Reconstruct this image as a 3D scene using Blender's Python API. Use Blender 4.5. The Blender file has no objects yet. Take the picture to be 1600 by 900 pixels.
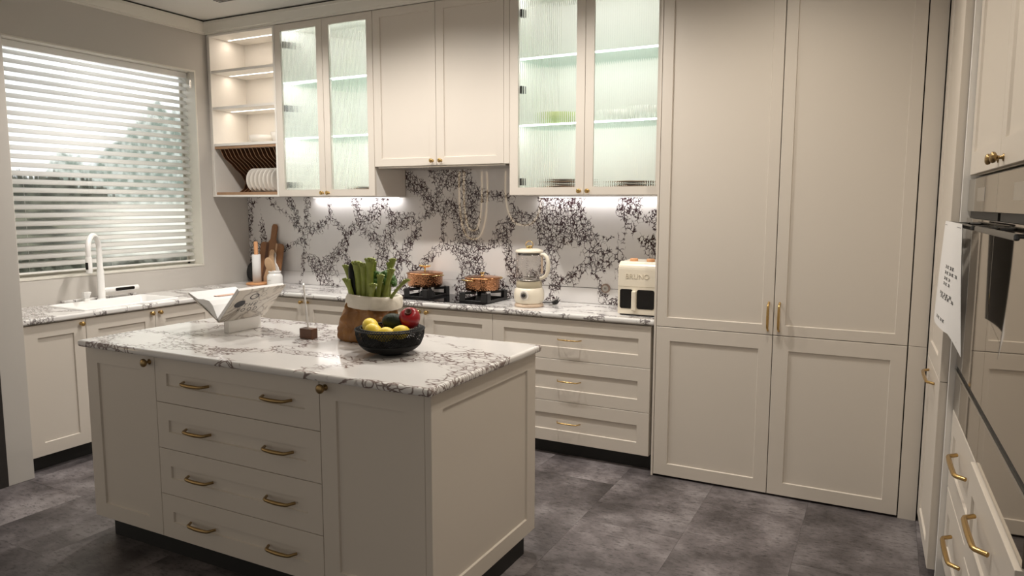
import bpy, math, random
from mathutils import Vector, Matrix
random.seed(7)
PI = math.pi
SC = bpy.context.scene
COL = SC.collection

# ------------------------------------------------------------------ camera
cam_d = bpy.data.cameras.new('camera'); cam = bpy.data.objects.new('camera', cam_d); COL.objects.link(cam)
cam_d.sensor_width = 36.0; cam_d.lens = 1138.75 / 1600 * 36.0; cam_d.clip_start = .02
_p, _y, _r = math.radians(6.5643), math.radians(27.354), math.radians(.0825)
_F = Vector((-math.sin(_y)*math.cos(_p), math.cos(_y)*math.cos(_p), -math.sin(_p)))
_R = Vector((math.cos(_y), math.sin(_y), 0)); _U = _R.cross(_F)
_R2 = _R*math.cos(_r) + _U*math.sin(_r); _U2 = -_R*math.sin(_r) + _U*math.cos(_r)
cam.matrix_world = Matrix(((_R2.x, _U2.x, -_F.x, 4.8418), (_R2.y, _U2.y, -_F.y, -4.4871), (_R2.z, _U2.z, -_F.z, 1.5534), (0, 0, 0, 1)))
SC.camera = cam

# ------------------------------------------------------------------ world, lights, exposure
w = bpy.data.worlds.new('world'); SC.world = w; w.use_nodes = True
w.node_tree.nodes['Background'].inputs[0].default_value = (1.0, .92, .82, 1)
w.node_tree.nodes['Background'].inputs[1].default_value = .37
SC.view_settings.view_transform = 'Standard'; SC.view_settings.look = 'None'
SC.view_settings.gamma = 1; SC.view_settings.use_curve_mapping = False
SC.view_settings.exposure = 0.12
WARM = (1.0, .90, .77); NEUT = (1.0, .945, .88); COOL = (.86, .97, 1.0)
def lamp(name, kind, loc, energy, color, size=.1, aim=None, **k):
    d = bpy.data.lights.new(name, kind); d.energy = energy; d.color = color
    if kind == 'AREA':
        d.shape = 'RECTANGLE'; d.size = size; d.size_y = k.pop('size_y', size)
    else: d.shadow_soft_size = size
    if kind == 'SPOT': d.spot_size = math.radians(k.pop('cone', 80)); d.spot_blend = k.pop('blend', .7)
    o = bpy.data.objects.new(name, d); COL.objects.link(o); o.location = loc
    dr = (Vector(aim) - Vector(loc)) if aim is not None else Vector((0, 0, -1))
    o.rotation_euler = dr.to_track_quat('-Z', 'Y').to_euler()
    return o
CEIL = 2.96
SPOTS = [  # x, y, watts, cone, colour, aim (None = straight down)
    (3.15, -1.12, 88, 150, NEUT, None), (2.12, -1.12, 78, 150, NEUT, None), (1.10, -1.12, 84, 150, NEUT, None),
    (1.15, -1.75, 60, 80, NEUT, (0.15, -1.75, .9)), (4.30, -1.35, 50, 150, WARM, None), (4.60, -2.5, 46, 140, WARM, None),
    (3.75, -2.0, 26, 80, WARM, None), (4.45, -3.7, 16, 95, WARM, None)]
for i, (x, y, e, c, colr, aim) in enumerate(SPOTS):
    lamp('downlight_lamp', 'SPOT', (x, y, CEIL-.035), e, colr, .035, aim if aim else (x, y, 0), cone=c, blend=1.0)

# ------------------------------------------------------------------ materials
def newmat(name):
    m = bpy.data.materials.new(name); m.use_nodes = True
    return m, m.node_tree.nodes, m.node_tree.links, m.node_tree.nodes['Principled BSDF']
def mat(name, color, rough=.5, metal=0, bump=0, bscale=200, spec=.5, vary=0, vscale=6, **k):
    m, N, L, P = newmat(name)
    P.inputs['Base Color'].default_value = (*color, 1); P.inputs['Roughness'].default_value = rough
    P.inputs['Metallic'].default_value = metal; P.inputs['Specular IOR Level'].default_value = spec
    for a, b in k.items():
        P.inputs[a.replace('_', ' ')].default_value = b
    if vary or bump:
        tc = N.new('ShaderNodeTexCoord'); n = N.new('ShaderNodeTexNoise'); L.new(tc.outputs['Object'], n.inputs['Vector'])
        n.inputs['Scale'].default_value = vscale if vary else bscale; n.inputs['Detail'].default_value = 4
        if vary:
            mx = N.new('ShaderNodeMix'); mx.data_type = 'RGBA'; L.new(n.outputs[0], mx.inputs[0])
            mx.inputs[6].default_value = (*[c*(1-vary) for c in color], 1); mx.inputs[7].default_value = (*[min(1, c*(1+vary)) for c in color], 1)
            L.new(mx.outputs[2], P.inputs['Base Color'])
        if bump:
            n2 = N.new('ShaderNodeTexNoise'); L.new(tc.outputs['Object'], n2.inputs['Vector']); n2.inputs['Scale'].default_value = bscale
            b = N.new('ShaderNodeBump'); b.inputs['Strength'].default_value = bump; b.inputs['Distance'].default_value = .002
            L.new(n2.outputs[0], b.inputs['Height']); L.new(b.outputs[0], P.inputs['Normal'])
    return m
def emis(name, color, s):
    m, N, L, P = newmat(name); P.inputs['Base Color'].default_value = (*color, 1)
    P.inputs['Emission Color'].default_value = (*color, 1); P.inputs['Emission Strength'].default_value = s
    return m
def ramp(N, pts, interp='LINEAR'):
    r = N.new('ShaderNodeValToRGB'); r.color_ramp.interpolation = interp
    e = r.color_ramp.elements
    while len(e) < len(pts): e.new(.5)
    for i, (p, c) in enumerate(pts): e[i].position = p; e[i].color = (*c, 1) if len(c) == 3 else c
    return r
def g(v): return (v, v, v)
def marble(name, scale, vein, base, fine, rough, wid=.10, cov=.42, line=1.0, strength=1.0, stretch=(1, 1, 1), loc=(0, 0, 0), warp=.5):
    """white stone crossed by bands of dark breccia veining: big cells stay clear, fine nets of veins run along their borders"""
    m, N, L, P = newmat(name)
    tc = N.new('ShaderNodeTexCoord'); mp = N.new('ShaderNodeMapping'); L.new(tc.outputs['Object'], mp.inputs[0])
    mp.inputs['Scale'].default_value = stretch; mp.inputs['Location'].default_value = loc
    def noise(sc, det=3, off=0):
        n = N.new('ShaderNodeTexNoise'); n.inputs['Scale'].default_value = sc; n.inputs['Detail'].default_value = det
        if off:
            o = N.new('ShaderNodeVectorMath'); o.operation = 'ADD'; L.new(mp.outputs[0], o.inputs[0]); o.inputs[1].default_value = (off, off*2, off*3); L.new(o.outputs[0], n.inputs['Vector'])
        else: L.new(mp.outputs[0], n.inputs['Vector'])
        return n
    def warped(sc, amt, det=3):
        n = noise(sc, det); q = N.new('ShaderNodeVectorMath'); q.operation = 'SUBTRACT'; L.new(n.outputs['Color'], q.inputs[0]); q.inputs[1].default_value = (.5, .5, .5)
        k = N.new('ShaderNodeVectorMath'); k.operation = 'MULTIPLY_ADD'; L.new(q.outputs[0], k.inputs[0]); k.inputs[1].default_value = g(amt); L.new(mp.outputs[0], k.inputs[2]); return k
    def edge(vec, sc):
        v = N.new('ShaderNodeTexVoronoi'); v.feature = 'DISTANCE_TO_EDGE'; L.new(vec.outputs[0], v.inputs['Vector']); v.inputs['Scale'].default_value = sc; return v.outputs[0]
    def ma(op, x, y):
        n = N.new('ShaderNodeMath'); n.operation = op
        for i, q in enumerate((x, y)):
            if isinstance(q, (int, float)): n.inputs[i].default_value = q
            else: L.new(q, n.inputs[i])
        return n.outputs[0]
    def step(x, lo, hi):   # 1 below lo, 0 above hi
        n = N.new('ShaderNodeMapRange'); n.interpolation_type = 'SMOOTHSTEP'; L.new(x, n.inputs[0]); n.inputs[1].default_value = lo; n.inputs[2].default_value = hi
        n.inputs[3].default_value = 1; n.inputs[4].default_value = 0; return n.outputs[0]
    big = edge(warped(scale*1.1, warp/scale, 4), scale)
    dens = noise(scale*.8, 2, 3.7).outputs[0]
    d = ma('SUBTRACT', big, ma('MULTIPLY', ma('SUBTRACT', dens, cov), wid*4.5))
    rag = noise(fine*.9, 3, 1.3).outputs[0]
    d = ma('ADD', d, ma('MULTIPLY', ma('SUBTRACT', rag, .5), wid*1.2))
    w1 = warped(fine*.7, .9/fine, 2); nn = noise(fine*2.6, 2, 2.2); q = N.new('ShaderNodeVectorMath'); q.operation = 'SUBTRACT'; L.new(nn.outputs['Color'], q.inputs[0]); q.inputs[1].default_value = (.5, .5, .5)
    w1b = N.new('ShaderNodeVectorMath'); w1b.operation = 'MULTIPLY_ADD'; L.new(q.outputs[0], w1b.inputs[0]); w1b.inputs[1].default_value = g(.50/fine); L.new(w1.outputs[0], w1b.inputs[2])
    f1 = edge(w1b, fine); f2 = edge(warped(fine*1.8, .30/fine, 2), fine*2.1)
    th = ma('ADD', ma('MULTIPLY', noise(fine*1.3, 2, 5.1).outputs[0], .15*line), -.032)
    l1 = step(ma('SUBTRACT', f1, th), .0, .05); l2 = step(ma('SUBTRACT', f2, th), .0, .08)
    a1 = ma('MULTIPLY', l1, step(d, wid*.75, wid*1.05)); a2 = ma('MULTIPLY', l2, step(d, wid*.25, wid*.65))
    hair = ma('MULTIPLY', step(edge(warped(scale*3, .5/scale, 4), scale*2.1), .004, .016), ma('MULTIPLY', step(dens, .42, .52), .0))
    a = ma('MAXIMUM', a1, a2); a = ma('MAXIMUM', a, hair)
    a = ma('MULTIPLY', a, strength)
    cl = noise(scale*2.2, 5, 9).outputs[0]
    mxb = N.new('ShaderNodeMix'); mxb.data_type = 'RGBA'; L.new(cl, mxb.inputs[0]); mxb.inputs[6].default_value = (*[c*.94 for c in base], 1); mxb.inputs[7].default_value = (*[min(1, c*1.04) for c in base], 1)
    mx = N.new('ShaderNodeMix'); mx.data_type = 'RGBA'; L.new(a, mx.inputs[0]); L.new(mxb.outputs[2], mx.inputs[6]); mx.inputs[7].default_value = (*vein, 1)
    L.new(mx.outputs[2], P.inputs['Base Color']); P.inputs['Roughness'].default_value = rough
    return m
M = {}
M['paint'] = mat('cabinet_paint', (.665, .61, .54), .38, spec=.4)
M['paint_in'] = mat('cabinet_interior', (.80, .77, .72), .5)
M['wall'] = mat('wall_paint', (.545, .515, .475), .85, bump=.05, bscale=300)
M['ceil'] = mat('ceiling_paint', (.66, .64, .60), .85)
M['trimp'] = mat('trim_paint', (.70, .67, .60), .45)
M['white'] = mat('white_gloss', (.85, .84, .82), .18)
M['whitem'] = mat('white_matte', (.82, .80, .77), .45)
M['ceramic'] = mat('ceramic', (.84, .80, .74), .25)
M['black'] = mat('black_plinth', (.012, .012, .011), .55)
M['blackg'] = mat('black_glass', (.004, .004, .005), .04, spec=.45)
M['iron'] = mat('cast_iron', (.012, .012, .013), .35)
M['gap'] = mat('dark_gap', (.02, .018, .015), .8)  # dark tone for joints, the socket track and shade painted into gaps
M['brass'] = mat('brass', (.62, .42, .17), .24, 1)
M['bronze'] = mat('antique_brass', (.34, .235, .11), .34, 1)
M['gold'] = mat('gold', (.85, .62, .28), .15, 1)
M['steel'] = mat('steel', (.55, .53, .50), .28, 1)
M['steeld'] = mat('dark_steel', (.10, .10, .10), .3, 1)
M['woodl'] = mat('rack_wood', (.36, .215, .12), .5, vary=.25, vscale=14)
M['woodd'] = mat('walnut_and_rack_shade', (.115, .045, .02), .45, vary=.5, vscale=18)
M['woodm'] = mat('acacia', (.27, .125, .05), .42, vary=.45, vscale=12)
M['woodp'] = mat('pale_wood', (.60, .40, .24), .5, vary=.12, vscale=20)
M['woodo'] = mat('orange_beech', (.66, .33, .15), .4, vary=.1, vscale=20)
M['cream'] = mat('cream_plastic', (.80, .73, .60), .28)
M['beige'] = mat('beige_plastic', (.62, .48, .36), .4)
M['emboss'] = mat('cream_emboss', (.68, .61, .48), .3)
M['olive'] = mat('beige_collar', (.48, .42, .30), .4)
M['paper'] = mat('paper', (.78, .77, .76), .7)
M['paperd'] = mat('dark_navy_back', (.018, .018, .026), .5)
M['kraft'] = mat('kraft', (.275, .118, .022), .6, bump=1.0, bscale=17, vary=.28, vscale=9)
M['cuff'] = mat('cream_cuff', (.72, .67, .58), .8, bump=.3, bscale=90)
M['celery'] = mat('celery', (.25, .295, .06), .45, vary=.3, vscale=40)
M['celend'] = mat('celery_cut', (.52, .56, .25), .6)
M['leaf'] = mat('leaf', (.06, .14, .03), .5, vary=.4, vscale=60)
M['aubergine'] = mat('dark_skin', (.008, .009, .009), .3, spec=.2)
M['avocado'] = mat('avocado_skin', (.014, .020, .010), .5, spec=.2, bump=.8, bscale=160)
M['lemon'] = mat('lemon', (.80, .60, .06), .4, bump=.3, bscale=260)
M['red'] = mat('red_skin', (.27, .007, .011), .3, vary=.3, vscale=15)
M['redd'] = mat('fruit_core', (.10, .03, .015), .6)
M['wire'] = mat('black_wire', (.005, .005, .005), .5, 0, spec=.25)
M['copper'] = mat('copper', (.62, .30, .14), .24, 1)
M['rubber'] = mat('black_rubber', (.02, .02, .02), .5)
M['ink'] = mat('print_ink', (.05, .05, .055), .6)
M['inkg'] = mat('grey_ink', (.30, .28, .26), .6)
M['socket'] = mat('socket_rose', (.30, .22, .18), .4, .6)
M['darkpanel'] = mat('dark_panel', (.03, .026, .024), .4)
M['rubbersole'] = M['rubber']
def crumpled_kraft():
    m, N, L, P = newmat('kraft_paper'); P.inputs['Roughness'].default_value = .5
    tc = N.new('ShaderNodeTexCoord'); n = N.new('ShaderNodeTexNoise'); L.new(tc.outputs['Object'], n.inputs['Vector']); n.inputs['Scale'].default_value = 9; n.inputs['Detail'].default_value = 5
    r = ramp(N, [(.35, (.20, .080, .014)), (.65, (.34, .155, .035))]); L.new(n.outputs[0], r.inputs[0]); L.new(r.outputs[0], P.inputs['Base Color'])
    mp = N.new('ShaderNodeMapping'); L.new(tc.outputs['Object'], mp.inputs[0]); mp.inputs['Rotation'].default_value = (.4, .5, .3); mp.inputs['Scale'].default_value = (1, 1, .6)
    v = N.new('ShaderNodeTexVoronoi'); v.feature = 'F1'; L.new(mp.outputs[0], v.inputs['Vector']); v.inputs['Scale'].default_value = 17
    b = N.new('ShaderNodeBump'); b.inputs['Strength'].default_value = 1; b.inputs['Distance'].default_value = .022; L.new(v.outputs[0], b.inputs['Height']); L.new(b.outputs[0], P.inputs['Normal'])
    return m
M['kraft'] = crumpled_kraft()
# hammered copper
def hammered():
    m, N, L, P = newmat('hammered_copper'); P.inputs['Base Color'].default_value = (.55, .27, .14, 1); P.inputs['Metallic'].default_value = 1; P.inputs['Roughness'].default_value = .16
    tc = N.new('ShaderNodeTexCoord'); v = N.new('ShaderNodeTexVoronoi'); L.new(tc.outputs['Object'], v.inputs['Vector']); v.inputs['Scale'].default_value = 95
    b = N.new('ShaderNodeBump'); b.inputs['Strength'].default_value = .9; b.inputs['Distance'].default_value = .003; L.new(v.outputs[0], b.inputs['Height']); L.new(b.outputs[0], P.inputs['Normal'])
    return m
M['hammer'] = hammered()
M['marble_wall'] = marble('marble_backsplash', 3.3, (.040, .018, .022), (.72, .70, .69), 26, .03, wid=.115, cov=.44, line=.8, stretch=(1.08, 1, .80), loc=(.3, 0, .1))
M['marble_top'] = marble('marble_worktop', 3.8, (.055, .032, .036), (.78, .765, .745), 19, .12, wid=.11, cov=.45, line=.8, strength=.8, stretch=(.8, 1.7, 1), loc=(1.3, .2, 0))
M['marble_isl'] = marble('marble_island', 2.3, (.115, .060, .050), (.72, .70, .68), 12, .08, wid=.11, cov=.475, line=.62, strength=.85, stretch=(.8, 1.5, 1), loc=(.85, .35, 0))
# floor tile: cloudy dark stone, each tile its own tone
def floor_mat():
    m, N, L, P = newmat('floor_stone')
    tc = N.new('ShaderNodeTexCoord'); oi = N.new('ShaderNodeObjectInfo')
    ad = N.new('ShaderNodeVectorMath'); ad.operation = 'ADD'; L.new(tc.outputs['Object'], ad.inputs[0])
    cb = N.new('ShaderNodeCombineXYZ'); mu = N.new('ShaderNodeMath'); mu.operation = 'MULTIPLY'; mu.inputs[1].default_value = 50; L.new(oi.outputs['Random'], mu.inputs[0]); L.new(mu.outputs[0], cb.inputs[2]); L.new(cb.outputs[0], ad.inputs[1])
    n1 = N.new('ShaderNodeTexNoise'); L.new(ad.outputs[0], n1.inputs['Vector']); n1.inputs['Scale'].default_value = 3.2; n1.inputs['Detail'].default_value = 7; n1.inputs['Roughness'].default_value = .62
    r1 = ramp(N, [(.36, (.062, .054, .055)), (.50, (.135, .120, .123)), (.66, (.270, .248, .252))]); L.new(n1.outputs[0], r1.inputs[0])
    mp = N.new('ShaderNodeMapping'); L.new(ad.outputs[0], mp.inputs[0]); mp.inputs['Scale'].default_value = (1, 2.6, 1)
    n2 = N.new('ShaderNodeTexNoise'); L.new(mp.outputs[0], n2.inputs['Vector']); n2.inputs['Scale'].default_value = 28; n2.inputs['Detail'].default_value = 6; n2.inputs['Roughness'].default_value = .7
    r2 = ramp(N, [(.38, g(.35)), (.47, g(.95)), (.72, g(1.0))]); L.new(n2.outputs[0], r2.inputs[0])
    mx = N.new('ShaderNodeMix'); mx.data_type = 'RGBA'; mx.blend_type = 'MULTIPLY'; mx.inputs[0].default_value = .8; L.new(r1.outputs[0], mx.inputs[6]); L.new(r2.outputs[0], mx.inputs[7])
    hs = N.new('ShaderNodeHueSaturation'); L.new(mx.outputs[2], hs.inputs['Color']); mr = N.new('ShaderNodeMapRange'); L.new(oi.outputs['Random'], mr.inputs[0]); mr.inputs[3].default_value = .82; mr.inputs[4].default_value = 1.18; L.new(mr.outputs[0], hs.inputs['Value'])
    L.new(hs.outputs[0], P.inputs['Base Color']); P.inputs['Roughness'].default_value = .42
    b = N.new('ShaderNodeBump'); b.inputs['Strength'].default_value = .25; b.inputs['Distance'].default_value = .002; L.new(n2.outputs[0], b.inputs['Height']); L.new(b.outputs[0], P.inputs['Normal'])
    return m
M['floor'] = floor_mat()
def glass(name, color=(1, 1, 1), rough=0.0, ior=1.45):
    m, N, L, P = newmat(name); P.inputs['Base Color'].default_value = (*color, 1); P.inputs['Roughness'].default_value = rough
    P.inputs['Transmission Weight'].default_value = 1; P.inputs['IOR'].default_value = ior
    return m
M['fluted'] = glass('fluted_glass', (.975, .985, .978), .035)
M['glass'] = glass('clear_glass', (.97, .98, .97), .0)
def thin_glass(name, tint, refl):
    m, N, L, P = newmat(name); N.remove(P); out = N['Material Output']
    t = N.new('ShaderNodeBsdfTransparent'); t.inputs[0].default_value = (*tint, 1); gl = N.new('ShaderNodeBsdfGlossy'); gl.inputs['Roughness'].default_value = .03
    lw = N.new('ShaderNodeLayerWeight'); lw.inputs[0].default_value = .5; pw = N.new('ShaderNodeMath'); pw.operation = 'POWER'; pw.inputs[1].default_value = 4; L.new(lw.outputs['Facing'], pw.inputs[0])
    f = N.new('ShaderNodeMath'); f.operation = 'MULTIPLY_ADD'; f.inputs[1].default_value = .55; f.inputs[2].default_value = .04*refl; L.new(pw.outputs[0], f.inputs[0]); mx = N.new('ShaderNodeMixShader'); L.new(f.outputs[0], mx.inputs[0]); L.new(t.outputs[0], mx.inputs[1]); L.new(gl.outputs[0], mx.inputs[2]); L.new(mx.outputs[0], out.inputs[0])
    return m
M['pane'] = thin_glass('window_glass', (.97, .98, .97), .6)
M['jug'] = thin_glass('jug_glass', (.95, .94, .93), 1)
M['shelfglass'] = thin_glass('shelf_glass', (.88, .96, .93), 1)
M['mirror'] = mat('oven_glass', (.46, .41, .345), .035, 1)
M['panelg'] = mat('control_glass', (.44, .40, .335), .06, 1)
M['led_w'] = emis('led_warm', (1.0, .95, .88), 4)
M['led_c'] = emis('led_cool', (.88, 1.0, .98), 3.0)
M['ring'] = emis('pendant_glow', (1.0, .74, .44), 5)
M['lampface'] = emis('lamp_face', (1.0, .9, .75), 12)
def slat_mat():
    m, N, L, P = newmat('blind_slat'); out = N['Material Output']; P.inputs['Base Color'].default_value = (.88, .87, .85, 1); P.inputs['Roughness'].default_value = .55
    t = N.new('ShaderNodeBsdfTranslucent'); t.inputs[0].default_value = (.95, .94, .92, 1); mx = N.new('ShaderNodeMixShader'); mx.inputs[0].default_value = .60
    L.new(P.outputs[0], mx.inputs[1]); L.new(t.outputs[0], mx.inputs[2]); L.new(mx.outputs[0], out.inputs[0]); return m
M['slat'] = slat_mat()
def scene_mat():
    """back-lit landscape print behind the blind: pale sky, distant tree line, bright water, dark bank"""
    m, N, L, P = newmat('lightbox_landscape')
    tc = N.new('ShaderNodeTexCoord'); sp = N.new('ShaderNodeSeparateXYZ'); L.new(tc.outputs['Object'], sp.inputs[0])
    def ma(op, a, b):
        n = N.new('ShaderNodeMath'); n.operation = op
        for i, x in enumerate((a, b)):
            if isinstance(x, (int, float)): n.inputs[i].default_value = x
            else: L.new(x, n.inputs[i])
        return n.outputs[0]
    def noi(sc, sx=1, sz=1, det=5):
        mp = N.new('ShaderNodeMapping'); L.new(tc.outputs['Object'], mp.inputs[0]); mp.inputs['Scale'].default_value = (1, sx, sz)
        n = N.new('ShaderNodeTexNoise'); L.new(mp.outputs[0], n.inputs['Vector']); n.inputs['Scale'].default_value = sc; n.inputs['Detail'].default_value = det; return n.outputs[0]
    def sst(x, a, b):
        n = N.new('ShaderNodeMapRange'); n.interpolation_type = 'SMOOTHSTEP'; L.new(x, n.inputs[0]); n.inputs[1].default_value = a; n.inputs[2].default_value = b; return n.outputs[0]
    def mix(f, a, b):
        n = N.new('ShaderNodeMix'); n.data_type = 'RGBA'; L.new(f, n.inputs[0])
        for i, x in ((6, a), (7, b)):
            if isinstance(x, tuple): n.inputs[i].default_value = (*x, 1)
            else: L.new(x, n.inputs[i])
        return n.outputs[2]
    Y, Z = sp.outputs[1], sp.outputs[2]
    nb = noi(3.0); nf = noi(16, det=8)
    sky = mix(sst(nb, .42, .62), (.85, .85, .85), (.55, .56, .58))
    # big pale green crown, right half, rising to z 2.25
    cz = ma('ADD', Z, ma('MULTIPLY', ma('SUBTRACT', nb, .5), 1.1)); cz = ma('SUBTRACT', cz, ma('MULTIPLY', ma('ADD', Y, 1.15), .55))
    crown = mix(sst(cz, 1.86, 2.02), mix(sst(nf, .4, .62), (.12, .145, .125), (.30, .32, .30)), sky)
    # jagged tree line about z 1.78 falling to the right
    tl = ma('ADD', Z, ma('MULTIPLY', ma('SUBTRACT', noi(22, 1, .25, 3), .5), .35)); tl = ma('ADD', tl, ma('MULTIPLY', sst(Y, -1.25, -.75), .35))
    trees = mix(sst(nf, .38, .62), (.020, .022, .017), (.060, .062, .050))
    mid = mix(sst(tl, 1.70, 1.75), trees, crown)
    # bright misty water, stronger to the right
    ml = ma('ADD', Z, ma('MULTIPLY', ma('SUBTRACT', nb, .5), .25)); lim = ma('ADD', ml, ma('MULTIPLY', sst(Y, -1.7, -.85), .10))
    water = mix(sst(Y, -1.5, -.85), mix(sst(noi(9, .5, 3), .42, .6), (.032, .033, .026), (.10, .10, .075)), (.46, .455, .41))
    low = mix(sst(lim, 1.16, 1.30), mix(sst(nf, .45, .62), (.016, .017, .012), (.060, .062, .048)), water)
    col = mix(sst(ma('SUBTRACT', Z, ma('MULTIPLY', sst(Y, -1.4, -.8), -.0)), 1.50, 1.60), low, mid)
    P.inputs['Base Color'].default_value = (.02, .02, .02, 1); P.inputs['Roughness'].default_value = .6
    L.new(col, P.inputs['Emission Color']); P.inputs['Emission Strength'].default_value = 2.3
    return m
M['landscape'] = scene_mat()
def bookcover():
    m, N, L, P = newmat('book_cover'); tc = N.new('ShaderNodeTexCoord')
    n = N.new('ShaderNodeTexNoise'); L.new(tc.outputs['Object'], n.inputs['Vector']); n.inputs['Scale'].default_value = 9; n.inputs['Detail'].default_value = 8; n.inputs['Distortion'].default_value = 1.2
    r = ramp(N, [(.44, (.62, .57, .50)), (.50, (.30, .26, .22)), (.53, (.62, .58, .52)), (.8, (.66, .62, .56))]); L.new(n.outputs[0], r.inputs[0]); L.new(r.outputs[0], P.inputs['Base Color']); P.inputs['Roughness'].default_value = .4
    return m
M['cover'] = bookcover()

# ------------------------------------------------------------------ mesh helpers
class MB:
    def __init__(s): s.v = []; s.f = []; s.sm = []
    def add(s, vs, fs, smooth=False):
        b = len(s.v); s.v += [tuple(v) for v in vs]; s.f += [tuple(b+i for i in f) for f in fs]; s.sm += [smooth]*len(fs); return s
    def box(s, x0, x1, y0, y1, z0, z1):
        return s.add([(x0, y0, z0), (x1, y0, z0), (x1, y1, z0), (x0, y1, z0), (x0, y0, z1), (x1, y0, z1), (x1, y1, z1), (x0, y1, z1)],
                     [(0, 3, 2, 1), (4, 5, 6, 7), (0, 1, 5, 4), (1, 2, 6, 5), (2, 3, 7, 6), (3, 0, 4, 7)])
    def rings(s, rings, closed=True, cap=True, smooth=True):
        n = len(rings[0]); vs = [p for r in rings for p in r]; fs = []
        for i in range(len(rings)-1):
            for j in range(n if closed else n-1):
                k = (j+1) % n; fs.append((i*n+j, i*n+k, (i+1)*n+k, (i+1)*n+j))
        s.add(vs, fs, smooth)
        if cap:
            s.add(rings[0], [tuple(range(n))[::-1]]); s.add(rings[-1], [tuple(range(n))])
        return s
    def lathe(s, prof, c=(0, 0, 0), n=24, cap=True, sx=1, sy=1):
        return s.rings([[(c[0]+r*sx*math.cos(2*PI*j/n), c[1]+r*sy*math.sin(2*PI*j/n), c[2]+z) for j in range(n)] for r, z in prof], cap=cap)
    def tube(s, pts, rad, n=10, cap=True, flat=1.0):
        pts = [Vector(p) for p in pts]; rs = rad if isinstance(rad, (list, tuple)) else [rad]*len(pts)
        up = None; rr = []
        for i, p in enumerate(pts):
            t = (pts[min(i+1, len(pts)-1)] - pts[max(i-1, 0)]).normalized()
            if up is None: up = Vector((0, 0, 1)) if abs(t.z) < .9 else Vector((1, 0, 0))
            a = t.cross(up).normalized(); up = a.cross(t).normalized()
            rr.append([tuple(p + a*rs[i]*math.cos(2*PI*j/n) + up*rs[i]*flat*math.sin(2*PI*j/n)) for j in range(n)])
        return s.rings(rr, cap=cap)
    def ball(s, c, r, n=20, m=12, sx=1, sy=1, sz=1):
        return s.rings([[(c[0]+r*sx*max(.01, math.sin(PI*i/m))*math.cos(2*PI*j/n), c[1]+r*sy*max(.01, math.sin(PI*i/m))*math.sin(2*PI*j/n), c[2]-r*sz*math.cos(PI*i/m)) for j in range(n)] for i in range(m+1)])
    def prism(s, poly, axis, a, b):
        """poly of 2-D points, extruded along axis ('x','y','z') from a to b"""
        def P(p, t): return {'x': (t, p[0], p[1]), 'y': (p[0], t, p[1]), 'z': (p[0], p[1], t)}[axis]
        n = len(poly); vs = [P(p, a) for p in poly]+[P(p, b) for p in poly]
        return s.add(vs, [tuple(range(n)), tuple(range(n, 2*n))[::-1]]+[(i, n+i, n+(i+1) % n, (i+1) % n) for i in range(n)])
    def build(s, name, m, parent=None, bevel=0, seg=2, solid=0, smooth_all=False, loc=None):
        me = bpy.data.meshes.new(name); me.from_pydata(s.v, [], s.f); me.update()
        for p, q in zip(me.polygons, s.sm): p.use_smooth = q or smooth_all
        if m is not None: me.materials.append(M[m] if isinstance(m, str) else m)
        o = bpy.data.objects.new(name, me); COL.objects.link(o)
        if parent is not None: o.parent = parent
        if loc: o.location = loc
        if solid: k = o.modifiers.new('solid', 'SOLIDIFY'); k.thickness = solid; k.offset = 0
        if bevel: k = o.modifiers.new('bevel', 'BEVEL'); k.width = bevel; k.segments = seg; k.limit_method = 'ANGLE'; k.angle_limit = math.radians(40); k.harden_normals = False
        return o
def fixn(o):
    import bmesh
    bm = bmesh.new(); bm.from_mesh(o.data); bmesh.ops.recalc_face_normals(bm, faces=bm.faces); bm.to_mesh(o.data); bm.free(); return o
def tag(o, label, cat, group=None, kind=None):
    if label: o['label'] = label
    if cat: o['category'] = cat
    if group: o['group'] = group
    if kind: o['kind'] = kind
    return o
def thing(name, label, cat, loc=(0, 0, 0), rz=0, group=None):
    o = bpy.data.objects.new(name, None); COL.objects.link(o); o.empty_display_size = .05
    o.location = loc; o.rotation_euler = (0, 0, rz); return tag(o, label, cat, group)
def struct(o, label=None):
    o['kind'] = 'structure'
    if label: o['label'] = label
    return o
def copy_tree(o, parent=None):
    c = o.copy(); COL.objects.link(c); c.parent = parent
    for ch in o.children: copy_tree(ch, c)
    return c
def arc(c, r, a0, a1, n, ax=(1, 0, 0), ay=(0, 0, 1)):
    c, ax, ay = Vector(c), Vector(ax), Vector(ay)
    return [c + ax*r*math.cos(a0+(a1-a0)*i/n) + ay*r*math.sin(a0+(a1-a0)*i/n) for i in range(n+1)]
def text_obj(name, s, size, m, parent, mw, depth=.0006, align='CENTER'):
    cu = bpy.data.curves.new(name, 'FONT'); cu.body = s; cu.size = size; cu.extrude = depth; cu.align_x = align; cu.align_y = 'CENTER'; cu.resolution_u = 3
    t = bpy.data.objects.new('tmp', cu); COL.objects.link(t); dg = bpy.context.evaluated_depsgraph_get(); dg.update()
    me = bpy.data.meshes.new_from_object(t.evaluated_get(dg)); bpy.data.objects.remove(t); bpy.data.curves.remove(cu)
    me.materials.clear(); me.materials.append(M[m]); o = bpy.data.objects.new(name, me); COL.objects.link(o); o.parent = parent; o.matrix_local = mw
    return o

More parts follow.
